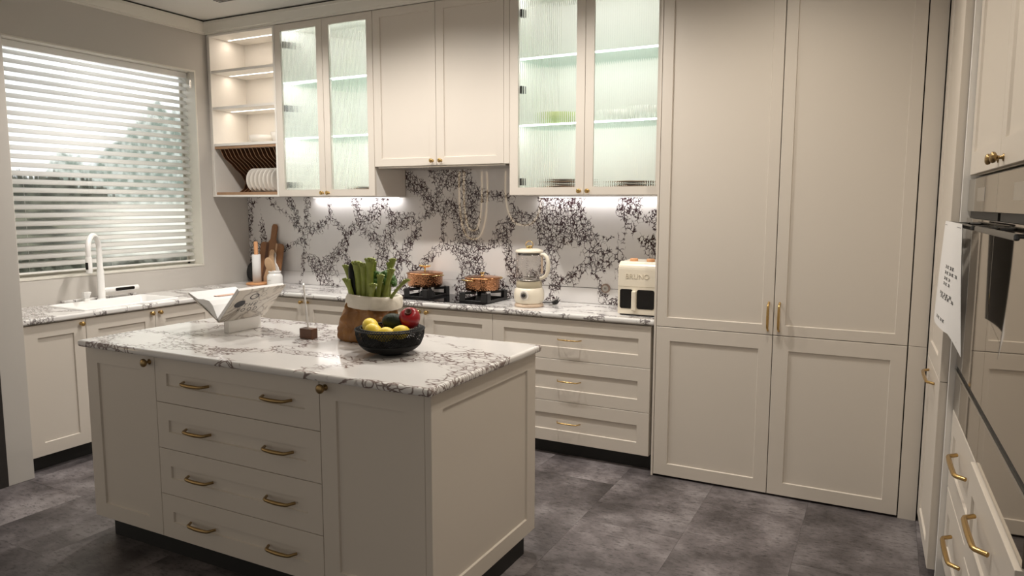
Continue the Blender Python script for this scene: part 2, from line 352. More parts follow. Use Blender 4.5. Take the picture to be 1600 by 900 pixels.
# shaker front, local frame: x across, z up, front at y=f facing -y
def shaker(name, parent, x0, x1, z0, z1, f, fr=(.075, .075, .075, .075), th=.02, rec=.008, m='paint', gapw=.0012, glass=False):
    l, r, t, b = fr; x0 += gapw; x1 -= gapw; z0 += gapw; z1 -= gapw; s = MB()
    O = [(x0, z0), (x1, z0), (x1, z1), (x0, z1)]; I = [(x0+l, z0+b), (x1-r, z0+b), (x1-r, z1-t), (x0+l, z1-t)]; c = .003
    J = [(x0+l+c, z0+b+c), (x1-r-c, z0+b+c), (x1-r-c, z1-t-c), (x0+l+c, z1-t-c)]
    e = .0015; O2 = [(x0+e, z0+e), (x1-e, z0+e), (x1-e, z1-e), (x0+e, z1-e)]
    def lay(P, y): return [(p[0], y, p[1]) for p in P]
    def ring(A, B): s.add(A+B, [(i, (i+1) % 4, 4+(i+1) % 4, 4+i) for i in range(4)])
    ring(lay(O, f+th), lay(O, f+e)); ring(lay(O, f+e), lay(O2, f)); ring(lay(O2, f), lay(I, f))
    if glass:
        ring(lay(I, f), lay(I, f+th)); ring(lay(I, f+th), lay(O, f+th))
    else:
        ring(lay(I, f), lay(J, f+rec)); s.add(lay(J, f+rec), [(0, 1, 2, 3)]); s.add(lay(O, f+th), [(3, 2, 1, 0)])
    return fixn(s.build(name, m, parent))
_knob = {}
def knob(parent, x, z, f, m='brass', s=1.0, ng=None):
    k = (m, s)
    if k not in _knob:
        b = MB(); pr = [(.0095, 0), (.0095, .002), (.0045, .0035), (.0042, .012), (.0065, .0145), (.0125, .018), (.0145, .0225), (.0135, .027), (.008, .030), (.001, .0306)]
        b.rings([[(r*s*math.cos(2*PI*j/18), -h*s, r*s*math.sin(2*PI*j/18)) for j in range(18)] for r, h in pr]); o = b.build('knob', m); fixn(o); _knob[k] = o.data; bpy.data.objects.remove(o)
    o = bpy.data.objects.new('knob', _knob[k]); COL.objects.link(o); o.parent = parent; o.location = (x, f, z); return o
def pull(parent, x, z, f, wd=.154, proud=.034, r=.0045, m='brass', vert=False, drop=0.0, thick=1.0):
    n = 14; pts = []; rs = []
    for i in range(n+1):
        t = i/n; u = -1+2*t
        q = min(1, (1-abs(u))*5.2); q = math.sin(q*PI/2)
        px = u*wd/2*(1 if q > .98 else 1-.05*q); py = -proud*q*(1-.10*u*u); pz = -drop*(1-u*u)
        pts.append((0, py, px) if vert else (px, py, pz)); rs.append(r*(1+.25*(1-u*u)*(thick)))
    b = MB().tube([(Vector(p)+Vector((0, 0, 0))) for p in pts], rs, 10)
    o = b.build('handle', m, parent); o.location = (x, f, z); return fixn(o)

# ================================================================== STRUCTURE
A = math.radians(1.57)
RO = Vector((5.033, -.511, 0)); RTH = -(PI/2 - A)
# floor with separate stone tiles
fl = struct(MB().box(-1.2, 6.4, -6.6, .3, -.12, -.012).build('floor', 'gap'))
tw, tl, gx = .493, .98, .0004
tmesh = MB().box(gx, tw-gx, gx, tl-gx, -.0119, 0).build('tile', 'floor').data
for o in list(COL.objects):
    if o.data == tmesh: bpy.data.objects.remove(o)
for i in range(-11, 4):
    for j in range(-7, 2):
        x = 4.045 + i*tw; y = -.75 + j*tl + (0 if i % 2 == 0 else .49)
        if x < -1.3 or y > .2 or y < -6.5: continue
        o = bpy.data.objects.new('tile', tmesh); COL.objects.link(o); o.parent = fl; o.location = (x, y, 0)
struct(MB().box(-1.4, 6.4, -6.6, .3, CEIL, CEIL+.08).build('ceiling', 'ceil'))
struct(MB().box(-.3, 6.4, .012, .16, 0, CEIL+.02).build('wall_back', 'wall'))
# window wall with its opening, joined faces
WY0, WY1, WZ0, WZ1 = -1.875, -.471, 1.065, 2.576
wl = MB(); wl.box(-.16, 0, -2.33, WY0, 0, CEIL+.02); wl.box(-.16, 0, WY1, .02, 0, CEIL+.02); wl.box(-.16, 0, WY0, WY1, 0, WZ0); wl.box(-.16, 0, WY0, WY1, WZ1, CEIL+.02)
struct(wl.build('wall_left', 'wall'))
struct(MB().box(.0005, .594, -2.322, -2.184, 0, CEIL).build('wall_pillar', 'wall', bevel=.002))
struct(MB().box(.50, .597, -2.372, -2.3225, 0, CEIL).build('trim_1', 'darkpanel'))
struct(MB().box(-1.3, .45, -2.40, -2.3725, 0, CEIL).build('wall_side', 'darkpanel'))
wr = struct(MB().box(-1.2, 6.0, .62, .74, 0, CEIL+.02).build('wall_right', 'wall')); wr.location = RO; wr.rotation_euler = (0, 0, RTH)
# crown moulding: one profile swept along the left wall and over the wall cabinets
def crown(name, path):
    prof = [(0, 2.861), (.012, 2.861), (.014, 2.872), (.024, 2.876), (.030, 2.895), (.040, 2.925), (.044, 2.930), (.046, 2.948), (0, 2.948)]
    s = MB(); rr = []
    for (x, y, dx, dy) in path: rr.append([(x+dx*o, y+dy*o, z) for o, z in prof])
    s.rings(rr, smooth=False); return struct(fixn(s.build(name, 'trimp')))
crown('trim_2', [(0.0005, -2.183, 1, 0), (0.0005, -.3655, 1, -1), (3.686, -.3655, 0, -1)])
struct(MB().box(.0005, .040, -2.183, -.37, 2.9485, 2.9595).box(.0405, 3.686, -.4, -.3655, 2.9485, 2.9595).build('trim_shadow_gap', 'gap'))  # dark strip painted as the shade of the gap under the ceiling
# window: casing, reveal lining, frame, pane
wi = thing('window_1', None, None); struct(wi)
c = MB(); t = .012; D = .155
for a in ((WY0, WY1, WZ0, WZ0+t), (WY0, WY1, WZ1-t, WZ1)): c.box(-D, .004, a[0], a[1], a[2], a[3])
for a in ((WY0, WY0+t), (WY1-t, WY1)): c.box(-D, .004, a[0], a[1], WZ0+t, WZ1-t)
c.build('casing', 'trimp', wi, bevel=.0015)
c = MB(); c.box(-.156, -.146, WY0+t, WY1-t, WZ0+t, WZ0+t+.022); c.box(-.156, -.146, WY0+t, WY1-t, WZ1-t-.022, WZ1-t); c.box(-.156, -.146, WY0+t, WY0+t+.02, WZ0+t, WZ1-t); c.box(-.156, -.146, WY1-t-.02, WY1-t, WZ0+t, WZ1-t)
c.build('sash', 'trimp', wi)
MB().box(-.153, -.150, WY0+t+.02, WY1-t-.02, WZ0+t+.022, WZ1-t-.022).build('pane', 'pane', wi)
lb = thing('lightbox', 'backlit landscape print of sky, tree line and bright water behind the window blind', 'lightbox')
MB().box(-.262, -.258, -2.30, -.15, .90, 2.75).build('print', 'landscape', lb)
MB().box(-.30, -.263, -2.31, -.14, .89, 2.76).build('case', 'black', lb)

# ================================================================== BLIND
bl = thing('venetian_blind', 'white horizontal slat blind, almost closed, filling the window over the sink', 'blind', (0, 0, 0))
by0, by1 = WY0+t+.002, WY1-t-.002
MB().box(-.125, -.075, by0, by1, WZ1-t-.045, WZ1-t-.001).build('head_rail', 'white', bl, bevel=.003)
PITCH = .0535; NS = 26; tilt = math.radians(50); wv = .043
sm = MB(); rr = []
for yy in (by0, by1):
    ring = []
    for k in range(7):
        u = -1+k/3.0; h = .0045*(1-u*u); ring.append((u*wv/2*math.cos(tilt)+h*math.sin(tilt), yy, -u*wv/2*math.sin(tilt)+h*math.cos(tilt)))
    rr.append(ring)
sm.rings(rr, closed=False, cap=False); so = sm.build('slat', 'slat', bl, solid=.0012); slat_me = so.data
for k in range(NS):
    o = so if k == 0 else so.copy()
    if k: COL.objects.link(o)
    o.location = (-.10, 0, WZ1-t-.07-k*PITCH)
MB().box(-.118, -.082, by0, by1, 1.098, 1.110).build('bottom_rail', 'white', bl, bevel=.002)
cd = MB()
for yy in (by0+.12, (by0+by1)/2, by1-.12): cd.tube([(-.10, yy, 1.10), (-.10, yy, WZ1-t-.04)], .0007, 5)
cd.build('cord', 'whitem', bl)
tg = MB().box(-.012, -.007, -.520, -.506, 2.44, 2.50); tg.tube([(-.0095, -.513, 2.50), (-.0095, -.513, 2.5635)], .001, 5); tag(tg.build('blind_tag', 'steel'), 'small grey tag on a thread hanging in the right corner of the window', 'tag')

# ================================================================== BACK RUN, base
ZT = .868; DT = .861
def carcass(s, x0, x1, f, back, z0, z1): return s.box(x0+.001, x1-.001, f+.0205, back, z0, z1)
YB = -.470
def base_pair(name, x0, xm, x1, label, grp=None):
    t = thing(name, label, 'cabinet', (x0, 0, 0), 0, grp)
    carcass(MB(), 0, x1-x0, YB, -.003, .09, ZT-.001).build('carcass', 'paint', t)
    for a, b, side in ((0, xm-x0, 1), (xm-x0, x1-x0, 0)):
        d = shaker('door', t, a, b, .09, DT, YB)
        knob(d, (b-.03) if side else (a+.03), .835, YB)
    MB().box(0, x1-x0, YB+.052, YB+.068, .0005, .0895).build('plinth', 'black', t)
    return t
base_pair('base_cabinet', .536, 1.05, 1.572, 'cream two-door base cabinet in the corner under the chopping boards')
base_pair('base_cabinet', 1.572, 2.098, 2.624, 'cream two-door base cabinet below the gas hob, brass knobs at its middle')
t = thing('drawer_cabinet', 'cream three-drawer base cabinet with brass bar pulls beneath the air fryer', 'cabinet', (2.624, 0, 0))
W = 3.660-2.624; carcass(MB(), 0, W, YB, -.003, .09, ZT-.001).build('carcass', 'paint', t)
for z0, z1 in ((.611, DT), (.348, .611), (.090, .348)):
    d = shaker('drawer', t, 0, W, z0, z1, YB, (.080, .073, .078, .073)); pull(d, 3.155-2.624, z0+(z1-z0)*.50+.003, YB, .154, .036, .0036)
MB().box(0, W, YB+.052, YB+.068, .0005, .0895).build('plinth', 'black', t)

# left run under the window: local x = world y, facing +x
XL = .534
def left_unit(name, y0, splits, y1, label, knobs):
    t = thing(name, label, 'cabinet', (0, y0, 0), PI/2)
    if splits:
        MB().box(.001, y1-y0-.001, -XL+.0205, -.003, .09, .73).build('carcass', 'paint', t); MB().box(.001, y1-y0-.001, -XL+.0205, -XL+.035, .7305, ZT-.001).build('rail', 'paint', t)
    else: MB().box(.001, y1-y0-.001, -XL+.0205, -.003, .09, ZT-.001).build('carcass', 'paint', t)
    e = [y0]+splits+[y1]
    for i in range(len(e)-1):
        d = shaker('door', t, e[i]-y0, e[i+1]-y0, .09, DT, -XL); knob(d, knobs[i]-y0, .834, -XL)
    MB().box(0, y1-y0, -XL+.052, -XL+.068, .0005, .0895).build('plinth', 'black', t)
    return t
left_unit('base_cabinet', -2.155, [], -1.793, 'single-door cream base cabinet beside the pillar at the left edge', [-1.824])
left_unit('base_cabinet', -1.793, [-1.320], -.847, 'two-door cream base cabinet under the white sink', [-1.350, -1.290])
t = thing('corner_panel', 'plain cream filler panel in the inner corner of the base cabinets', 'panel', (0, 0, 0))
MB().box(XL-.018, XL, -.846, YB+.022, .09, ZT-.001).box(.003, XL-.0185, -.846, -.003, .09, ZT-.001).build('filler', 'paint', t)

# worktop, L shape in two slabs
def slab_edge(o): 
    k = o.modifiers.new('bevel', 'BEVEL'); k.width = .012; k.segments = 4; k.limit_method = 'ANGLE'; k.angle_limit = math.radians(40); return o
YS = -.487; XS = .552
sx0, sx1, sy0, sy1 = .105, .47, -1.76, -1.09            # sink hole
s = MB().box(.001, 3.6865, YS, -.001, .868, .900)
ob = slab_edge(s.build('worktop', 'marble_top')); tag(ob, 'white marble worktop with dark veins along the tiled back wall', 'worktop')
s = MB()
X = [.001, sx0, sx1, XS]; Yv = [-2.172, sy0, sy1, YS-.0005]
vs = []; fs = []
for z in (.868, .900):
    for yv in Yv:
        for xv in X: vs.append((xv, yv, z))
for j in range(3):
    for i in range(3):
        if i == 1 and j == 1: continue
        a = j*4+i; fs.append((a, a+4, a+5, a+1)); fs.append((16+a, 16+a+1, 16+a+5, 16+a+4))
def side(a, b): fs.append((a, b, b+16, a+16))
for i in range(3): side(i, i+1); side(12+i+1, 12+i); side((i+1)*4, i*4); side(i*4+3, (i+1)*4+3)
side(5+1, 5); side(9, 10); side(5, 9); side(10, 6)
ob = slab_edge(fixn(s.add(vs, fs).build('worktop', 'marble_top'))); ob.modifiers['bevel'].width = .010
tag(ob, 'white marble worktop under the window, holding the sink', 'worktop')

# backsplash: slab pieces on the back wall
bs = thing('wall_trim', None, None); bs.name = 'trim_4'; struct(bs)
MB().box(.002, 3.686, -.0008, .0118, .9005, 1.0045).build('panel', 'marble_wall', bs, bevel=.0006, seg=1)
MB().box(.002, 3.686, -.0004, .0118, 1.0058, 1.6075).build('panel', 'marble_wall', bs, bevel=.0006, seg=1)
MB().box(1.632, 3.686, 0, .0118, 1.6083, 1.86).build('panel', 'marble_wall', bs, bevel=.0006, seg=1)

# ================================================================== WALL CABINETS
YU = -.365; ZB = 1.608; ZTU = 2.860
# open shelf unit with plate rack
t = thing('open_shelf_cabinet', 'open cream shelf unit with lit shelves and wooden plate rack', 'cabinet')
x0, x1 = .028, .727; th = .018
s = MB().box(x0, x0+th, YU, -.003, ZB, ZTU).box(x1-th, x1, YU, -.003, ZB, ZTU).box(x0+th, x1-th, -.012, -.003, ZB, ZTU).box(x0+th, x1-th, YU, -.0121, ZB, ZB+.014).box(x0+th, x1-th, YU, -.0121, ZTU-.016, ZTU)
s.box(.001, x0-.0005, YU+.012, -.003, ZB, ZTU)
s.build('carcass', 'paint_in', t, bevel=.0008, seg=1)
LEDS = []
for z in (2.567, 2.288, 2.004):
    MB().box(x0+th+.0005, x1-th-.0005, YU+.006, -.0125, z, z+.020).build('shelf', 'paint_in', t, bevel=.0008, seg=1)
for z in (ZTU-.016, 2.567, 2.288):
    MB().box(x0+th+.03, x1-th-.005, -.205, -.193, z-.002, z-.0003).build('light_strip', 'led_w', t); LEDS.append(((x0+x1)/2, -.2, z-.006, x1-x0-.1))
rk = MB().box(x0+th+.0005, x1-th-.0005, YU+.010, YU+.028, 1.983, 2.003).build('rack_rail', 'woodl', t, bevel=.001, seg=1)
MB().box(x0+th+.0005, x1-th-.0005, YU+.010, -.013, ZB+.0145, ZB+.036).build('rack_base', 'woodl', t, bevel=.001, seg=1)
MB().box(x0+th+.0005, x1-th-.0005, -.05, -.03, 1.983, 2.003).build('rack_rail', 'woodl', t)
nd = 14
div = MB(); zz0, zz1 = ZB+.036, 1.983
def divp(q):  # front edge y as function of height: starts at front top, sweeps back to the middle, returns forward at the foot
    P = [(0, 0.0), (.18, .03), (.38, .12), (.60, .21), (.76, .245), (.90, .225), (1, .17)]
    for (a, b), (c_, d) in zip(P, P[1:]):
        if q <= c_: u = (q-a)/(c_-a); u = u*u*(3-2*u)*.4+u*.6; return b+(d-b)*u
    return P[-1][1]
rings = []; rings2 = []
for i in range(19):
    q = i/18; yf = YU+.030+divp(q); z = zz1-(zz1-zz0)*q; dp = .050
    rings.append([(-.0022, yf+.0025, z), (.0022, yf+.0025, z), (.0022, yf+dp, z), (-.0022, yf+dp, z)]); rings2.append([(-.0024, yf, z), (.0024, yf, z), (.0024, yf+.0024, z), (-.0024, yf+.0024, z)])
div.rings(rings, smooth=False); dv = div.build('divider', 'woodd', t); MB().rings(rings2, smooth=False).build('front_edge', 'woodl', dv)  # dark sides and paler front edge put shade into the wood colour
for k in reversed(range(nd)):
    o = dv if k == 0 else copy_tree(dv, t)
    o.location = (x0+th+.038+k*.0435, 0, 0)
# plates standing in the rack
pm = MB(); 
prof = [(.001, .003), (.050, .003), (.068, .007), (.092, .0125), (.0935, .0135), (.091, .0145), (.067, .0095), (.048, .0055), (.001, .0055)]
pm.rings([[(h, r*math.cos(2*PI*j/36), r*math.sin(2*PI*j/36)) for j in range(36)] for r, h in prof]); pl = pm.build('plate', 'ceramic'); fixn(pl)
names = ['first', 'second', 'third', 'fourth', 'fifth', 'sixth', 'seventh']
for k in range(7):
    o = pl if k == 0 else pl.copy()
    if k: COL.objects.link(o)
    o.location = (x0+th+.038+(6.35+k)*.0435-.010, -.250, ZB+.036+.0935); o.rotation_euler = (0, 0, 0)
    tag(o, 'round cream plate standing upright in the wooden rack, %s from the left' % names[k], 'plate', 'plates in the wooden rack')
def bowl(label, x, y, z, r, h, grp, m='ceramic'):
    b = MB(); pr = [(.001, 0), (r*.55, 0), (r*.72, h*.10), (r*.95, h*.45), (r, h), (r*.955, h), (r*.90, h*.5), (r*.66, h*.17), (.001, h*.12)]
    return tag(fixn(b.lathe(pr, (x, y, z), 32).build('bowl', m)), label, 'bowl', grp)
bowl('shallow white bowl on the open shelf above the plate rack, the left one', .40, -.20, 2.0245, .098, .062, 'bowls on the open shelf', 'ceramic')
bowl('taller white bowl on the open shelf, half behind the fluted door unit', .625, -.20, 2.0245, .092, .075, 'bowls on the open shelf', 'ceramic')

def fluted_pane(parent, x0, x1, z0, z1, y):
    pitch = .0130; n = max(3, round((x1-x0)/pitch)); s = MB(); fr = []; k = 8
    for i in range(n*k+1):
        u = i/k; fr.append((x0+(x1-x0)*i/(n*k), y-.0034*abs(math.sin(PI*u))))
    a = [(p[0], p[1], z0) for p in fr]; b = [(p[0], p[1], z1) for p in fr]; m = len(fr)
    s.add(a+b, [(i, i+1, m+i+1, m+i) for i in range(m-1)], False)
    s.add([(x0, y+.003, z0), (x1, y+.003, z0), (x1, y+.003, z1), (x0, y+.003, z1)], [(1, 0, 3, 2)])
    bot = [(x0, y+.003, z0), (x1, y+.003, z0)]; s.add(a+bot, [tuple(range(m))[::-1]+(m, m+1)]); s.add(b+[(x0, y+.003, z1), (x1, y+.003, z1)], [tuple(range(m))+(m+1, m)])
    s.add([a[0], b[0], (x0, y+.003, z1), (x0, y+.003, z0)], [(0, 1, 2, 3)][::1]); s.add([a[-1], b[-1], (x1, y+.003, z1), (x1, y+.003, z0)], [(3, 2, 1, 0)])
    return s.build('pane', 'fluted', parent)
def glass_cab(name, x0, xm, x1, label, shelves, hinge_both=False):
    t = thing(name, label, 'cabinet'); th = .016
    s = MB().box(x0+.0005, x0+th, YU+.0205, -.003, ZB, ZTU).box(x1-th, x1-.0005, YU+.0205, -.003, ZB, ZTU).box(x0+th, x1-th, -.012, -.003, ZB, ZTU).box(x0+th, x1-th, YU+.0205, -.0121, ZB, ZB+th).box(x0+th, x1-th, YU+.0205, -.0121, ZTU-th, ZTU)
    s.build('carcass', 'paint_in', t)
    s = MB(); s.box(x0+.0003, x0+.0005, YU+.0205, -.003, ZB, ZTU)
    for a, b, rt in ((x0, xm, 1), (xm, x1, 0)):
        d = shaker('door', t, a, b, ZB, ZTU, YU, (.058, .055, .048, .048) if rt else (.055, .052, .048, .048), glass=True)
        fluted_pane(d, a+.056, b-.053, ZB+.046, ZTU-.046, YU+.012)
        knob(d, (b-.027) if rt else (a+.028), ZB+.025, YU)
        if rt:
            for z in (2.72, 2.26, ZB+.085):
                MB().box(a+.046, a+.075, YU+.021, YU+.055, z-.022, z+.022).build('hinge', 'steeld', d)
    MB().box(x0+th+.001, x1-th-.001, YU+.034, YU+.0445, ZTU-th-.008, ZTU-th-.0005).build('light_strip', 'led_c', t); LEDS.append(((x0+x1)/2, YU+.039, ZTU-th-.014, x1-x0-.05, 1))
    for z in shelves:
        sh = MB().box(x0+th+.001, x1-th-.001, YU+.045, -.0125, z-.005, z+.003).build('shelf', 'shelfglass', t)
        MB().box(x0+th+.001, x1-th-.001, YU+.034, YU+.0445, z-.006, z+.004).build('light_strip', 'led_c', sh)
        LEDS.append(((x0+x1)/2, YU+.039, z-.012, x1-x0-.05, 1))
    return t
glass_cab('glazed_cabinet', .7275, 1.185, 1.6315, 'cream wall cabinet with two fluted glass doors, lit inside, beside the open shelves', (2.444, 2.039))
glass_cab('glazed_cabinet', 2.6895, 3.194, 3.6855, 'cream wall cabinet with two fluted glass doors, lit inside, right of the extractor cabinet', (2.447, 2.042))
# extractor cabinet
t = thing('extractor_cabinet', 'plain cream two-door wall cabinet over the hob, shorter than its glazed neighbours', 'cabinet')
MB().box(1.6325, 2.6885, YU+.0205, -.003, 1.822, ZTU).build('carcass', 'paint', t)
for a, b, k in ((1.6325, 2.143, 2.143-.030), (2.143, 2.648, 2.143+.037)):
    d = shaker('door', t, a, b, 1.808, ZTU, YU, (.060, .050, .050, .052)); knob(d, k, 1.840, YU)
MB().box(2.649, 2.6885, YU, YU+.02, 1.808, ZTU).build('filler', 'paint', t, bevel=.001, seg=1)
h = thing('range_hood', 'slim steel extractor hood under the cabinet over the hob', 'extractor hood')
MB().box(1.66, 2.66, YU+.006, -.02, 1.797, 1.8075).box(1.70, 2.62, YU+.03, -.05, 1.8076, 1.8215).build('body', 'steel', h, bevel=.001, seg=1)
for k in range(5): MB().lathe([(.004, 0), (.004, .002)], (2.00+k*.022, YU+.03, 1.7945), 10).build('button', 'steeld', h)

# ================================================================== TALL CABINET
YT = -.511
t = thing('tall_cabinet', 'full-height cream cupboard wall with four doors and a pair of brass bar handles', 'cabinet')
MB().box(3.6875, 3.699, YT, -.003, .0, ZTU).build('side_panel', 'paint', t, bevel=.0008, seg=1)
MB().box(3.6995, 4.951, YT+.0205, -.003, .012, ZTU).build('carcass', 'gap', t)  # carcass coloured dark so the door gaps read as shaded
MB().box(3.71, 4.94, YT+.035, YT+.05, .0005, .0118).build('plinth', 'black', t)
ZS = .872
for a, b, k in ((3.700, 4.325, 1), (4.325, 4.948, 0)):
    shaker('door', t, a, b, .010, ZS, YT, (.078, .068, .076, .069), gapw=.0018)
    d = shaker('door', t, a, b, ZS, ZTU, YT, (.057, .055, .052, .052), gapw=.0018)
    pull(d, b-.026 if k else a+.028, .970, YT, .150, .030, .0055, vert=True)
MB().box(4.9515, 5.030, YT+.001, YT+.02, 0, ZS-.001).box(4.9515, 5.030, YT+.001, YT+.02, ZS+.001, ZTU).build('filler', 'paint', t, bevel=.0008, seg=1)
struct(MB().box(3.6875, 5.2, YT+.0, -.003, ZTU+.001, CEIL-.001).build('trim_5', 'trimp'))

# ================================================================== RIGHT RUN (rotated frame: x towards the camera, y into the wall)
def rthing(name, label, cat): return thing(name, label, cat, RO, RTH)
t = rthing('side_cabinet', 'narrow full-height cream cupboard in the right corner with one brass pull', 'cabinet')
U1 = .640
MB().box(.022, U1-.004, .0295, .60, .10, ZTU).build('carcass', 'paint', t)
shaker('door', t, .022, U1, .055, .846, 0, (.10, .13, .075, .06), th=.029)
shaker('door', t, .022, U1, .846, ZTU, 0, (.10, .13, .075, .078), th=.029)
d = [c_ for c_ in t.children if c_.name.startswith('door')][0]
pull(d, .30, .795, 0, .30, .030, .006)
MB().box(.03, U1-.02, .05, .065, .0005, .0545).build('plinth', 'black', t)
t = rthing('oven_housing', 'cream tall housing for the ovens at the right edge, two upper doors and brass-pulled drawers', 'cabinet')
F2 = .050; LA, LB, LC = .672, 1.360, 2.10
MB().box(.648, .668, .029, .60, .0, ZTU).build('side_panel', 'whitem', t, bevel=.001, seg=1)
MB().box(.6405, .6475, .034, .60, .0, ZTU).build('gap_shade', 'gap', t)  # dark filler standing in for the shade of the open gap
MB().box(LA, LC, F2+.0205, .60, .10, .752).box(LA, LC, F2+.0205, .60, 1.662, ZTU).box(LA, LC, .56, .60, .752, 1.662).build('carcass', 'paint', t)
for a, b, kx in ((LA, LB, LB-.028), (LB, LC, LB+.070)):
    d = shaker('door', t, a, b, 1.664, ZTU, F2, (.075, .08, .07, .082)); knob(d, kx, 1.690, F2, 'bronze', 1.15)
for i, (a, b) in enumerate(((LA, LB-.03), (LB-.028, LC))):
    f = F2 - (.012 if i else 0)
    for z0, z1 in ((.436, .748), (.115, .432)):
        d = shaker('drawer', t, a, b, z0, z1, f, (.07, .07, .085, .09)); 
        pull(d, (1.02 if i == 0 else 1.62), (z0+z1)/2+.035, f, .27, .032, .0075, 'brass')
MB().box(LA, LC, F2+.06, F2+.075, .0005, .099).build('plinth', 'black', t)
def appliance(a, b, name, label, z0, z1):
    o = rthing(name, label, 'oven'); return o
for i, (a, b) in enumerate(((LA, LB), (LB, LC))):
    who = 'nearer the corner' if i == 0 else 'at the right edge of the picture'
    o = rthing('oven', 'built-in mirror-glass oven with a bar handle, %s' % who, 'oven')
    MB().box(a+.002, b-.002, F2+.02, .54, .925, 1.655).build('body', 'steeld', o)
    MB().box(a+.001, b-.001, F2, F2+.0195, 1.530, 1.648).build('control_panel', 'panelg', o, bevel=.001, seg=1)
    MB().box(a+.05, b-.001, F2+.006, F2+.0195, 1.505, 1.5295).build('vent', 'black', o)
    MB().box(a+.001, b-.001, F2, F2+.0195, .930, 1.504).build('door', 'mirror', o, bevel=.001, seg=1)
    MB().box(a+.001, b-.001, F2+.004, F2+.0195, .912, .9295).build('lower_vent', 'black', o)
    MB().box(a+.001, b-.001, F2-.002, F2+.0195, .902, .9115).build('lower_trim', 'steel', o)
    hb = MB(); hb.box(a-(.085 if i == 0 else -.02), b-.06, -.004, .008, 1.474, 1.490); hb.box(a+.05, a+.075, .008, F2, 1.477, 1.488); hb.box(b-.135, b-.11, .008, F2, 1.477, 1.488); hb.build('handle', 'steeld', o, bevel=.004, seg=2)
    MB().box((a+b)/2-.09, (a+b)/2+.09, F2-.001, F2-.0002, 1.565, 1.612).build('display', 'steel', o)
    o2 = rthing('warming_drawer', 'mirror-glass warming drawer below the oven %s' % who, 'drawer')
    MB().box(a+.001, b-.001, F2, F2+.0195, .753, .9015).build('front', 'mirror', o2, bevel=.001, seg=1)
    MB().box(a+.002, b-.002, F2+.02, .54, .753, .9015).build('body', 'steeld', o2)
# hanging sheet of printed paper on the first oven handle
t = rthing('paper_notice', 'long white printed paper sheet hanging from the oven handle in the corner', 'notice')
NL0, NL1, NH = .70, 1.24, .375
def npt(u, q, off=0):   # u across, q down
    x = NL0+(NL1-NL0)*u+.02*math.sin(q*2.2)*(u-.3)-.03*q*(1-u)
    y = -.020-.016*math.sin(u*PI*1.1+.3)*q**.6-.010*q-off+.022*max(0, u-.75)/.25*q*q
    return (x, y, 1.4925-q*NH-.055*max(0, u-.8)/.2*q**4)
def sheet(off, name, m):
    rows = [[npt(j/14, i/16, off) for j in range(15)] for i in range(17)]
    return MB().rings(rows, closed=False, cap=False).build(name, m, t)
sheet(0, 'back_sheet', 'paperd'); sheet(.0015, 'front_sheet', 'paper')  # back sheet coloured dark navy, front sheet white
s = MB()
def ink(u0, u1, q0, q1, sl=0):
    s.add([npt(u0, q1, .0024), npt(u1, q1+sl, .0024), npt(u1, q0+sl, .0024), npt(u0, q0, .0024)], [(0, 1, 2, 3)])
random.seed(3)
for q, u0, n, hh in ((.40, .50, 4, .030), (.455, .50, 5, .026), (.51, .50, 3, .026), (.56, .50, 3, .026), (.66, .40, 5, .026), (.69, .45, 5, .026), (.90, .38, 4, .026)):
    for k in range(n):
        a_ = u0+k*.085; ink(a_, a_+.055, q, q+.004); ink(a_, a_+.055, q+hh-.004, q+hh); ink(a_+.02, a_+.032, q, q+hh)
        if k % 2: ink(a_, a_+.010, q, q+hh)
        else: ink(a_+.045, a_+.055, q+.006, q+hh)
ink(.04, .93, .955, .959); ink(.04, .95, .035, .039)
o = s.build('print', 'ink', t); o['kind'] = 'stuff'

# ================================================================== ISLAND
IX0, IX1, IX2, IX3, IX4 = 1.611, 2.084, 3.000, 3.467, 3.494; IY0, IY1 = -2.477, -1.656
t = thing('kitchen_island', 'free-standing cream island cabinet with four drawers between two doors', 'cabinet')
MB().box(IX0, IX3, IY0+.0205, IY1, .106, .914).build('carcass', 'paint', t)
MB().box(IX0+.05, IX4-.03, IY0+.056, IY1-.05, .0005, .1055).build('plinth', 'black', t)
def island_front(nm, a, b, z0, z1, fr): return shaker(nm, t, a, b, z0, z1, IY0, fr)
d = island_front('door', IX0, IX1, .106, .914, (.080, .088, .074, .070)); knob(d, IX1-.032, .880, IY0, 'bronze', 1.25)
d = island_front('door', IX2, IX3, .106, .914, (.076, .080, .074, .070)); knob(d, IX2+.030, .884, IY0, 'bronze', 1.25)
zs = [.106, .303, .508, .711, .914]
for i in range(4):
    d = island_front('drawer', IX1, IX2, zs[i], zs[i+1], (.070, .072, .073, .074))
    zc = zs[i+1]-.100
    for x in (2.338, 2.788): pull(d, x, zc, IY0, .150, .030, .0058, 'bronze', drop=.004, thick=1.6)
# end panel facing the tall cupboard
sp = shaker('end_panel', t, 0, IY1-IY0, .106, .914, 0, (.073, .080, .068, .070), th=.0265, gapw=0); sp.location = (IX4, IY0, 0); sp.rotation_euler = (0, 0, PI/2)
o = slab_edge(MB().box(1.622, 3.522, -2.522, -1.648, .9145, .945).build('island_worktop', 'marble_isl')); tag(o, 'white marble island top with brown-black veining', 'worktop')

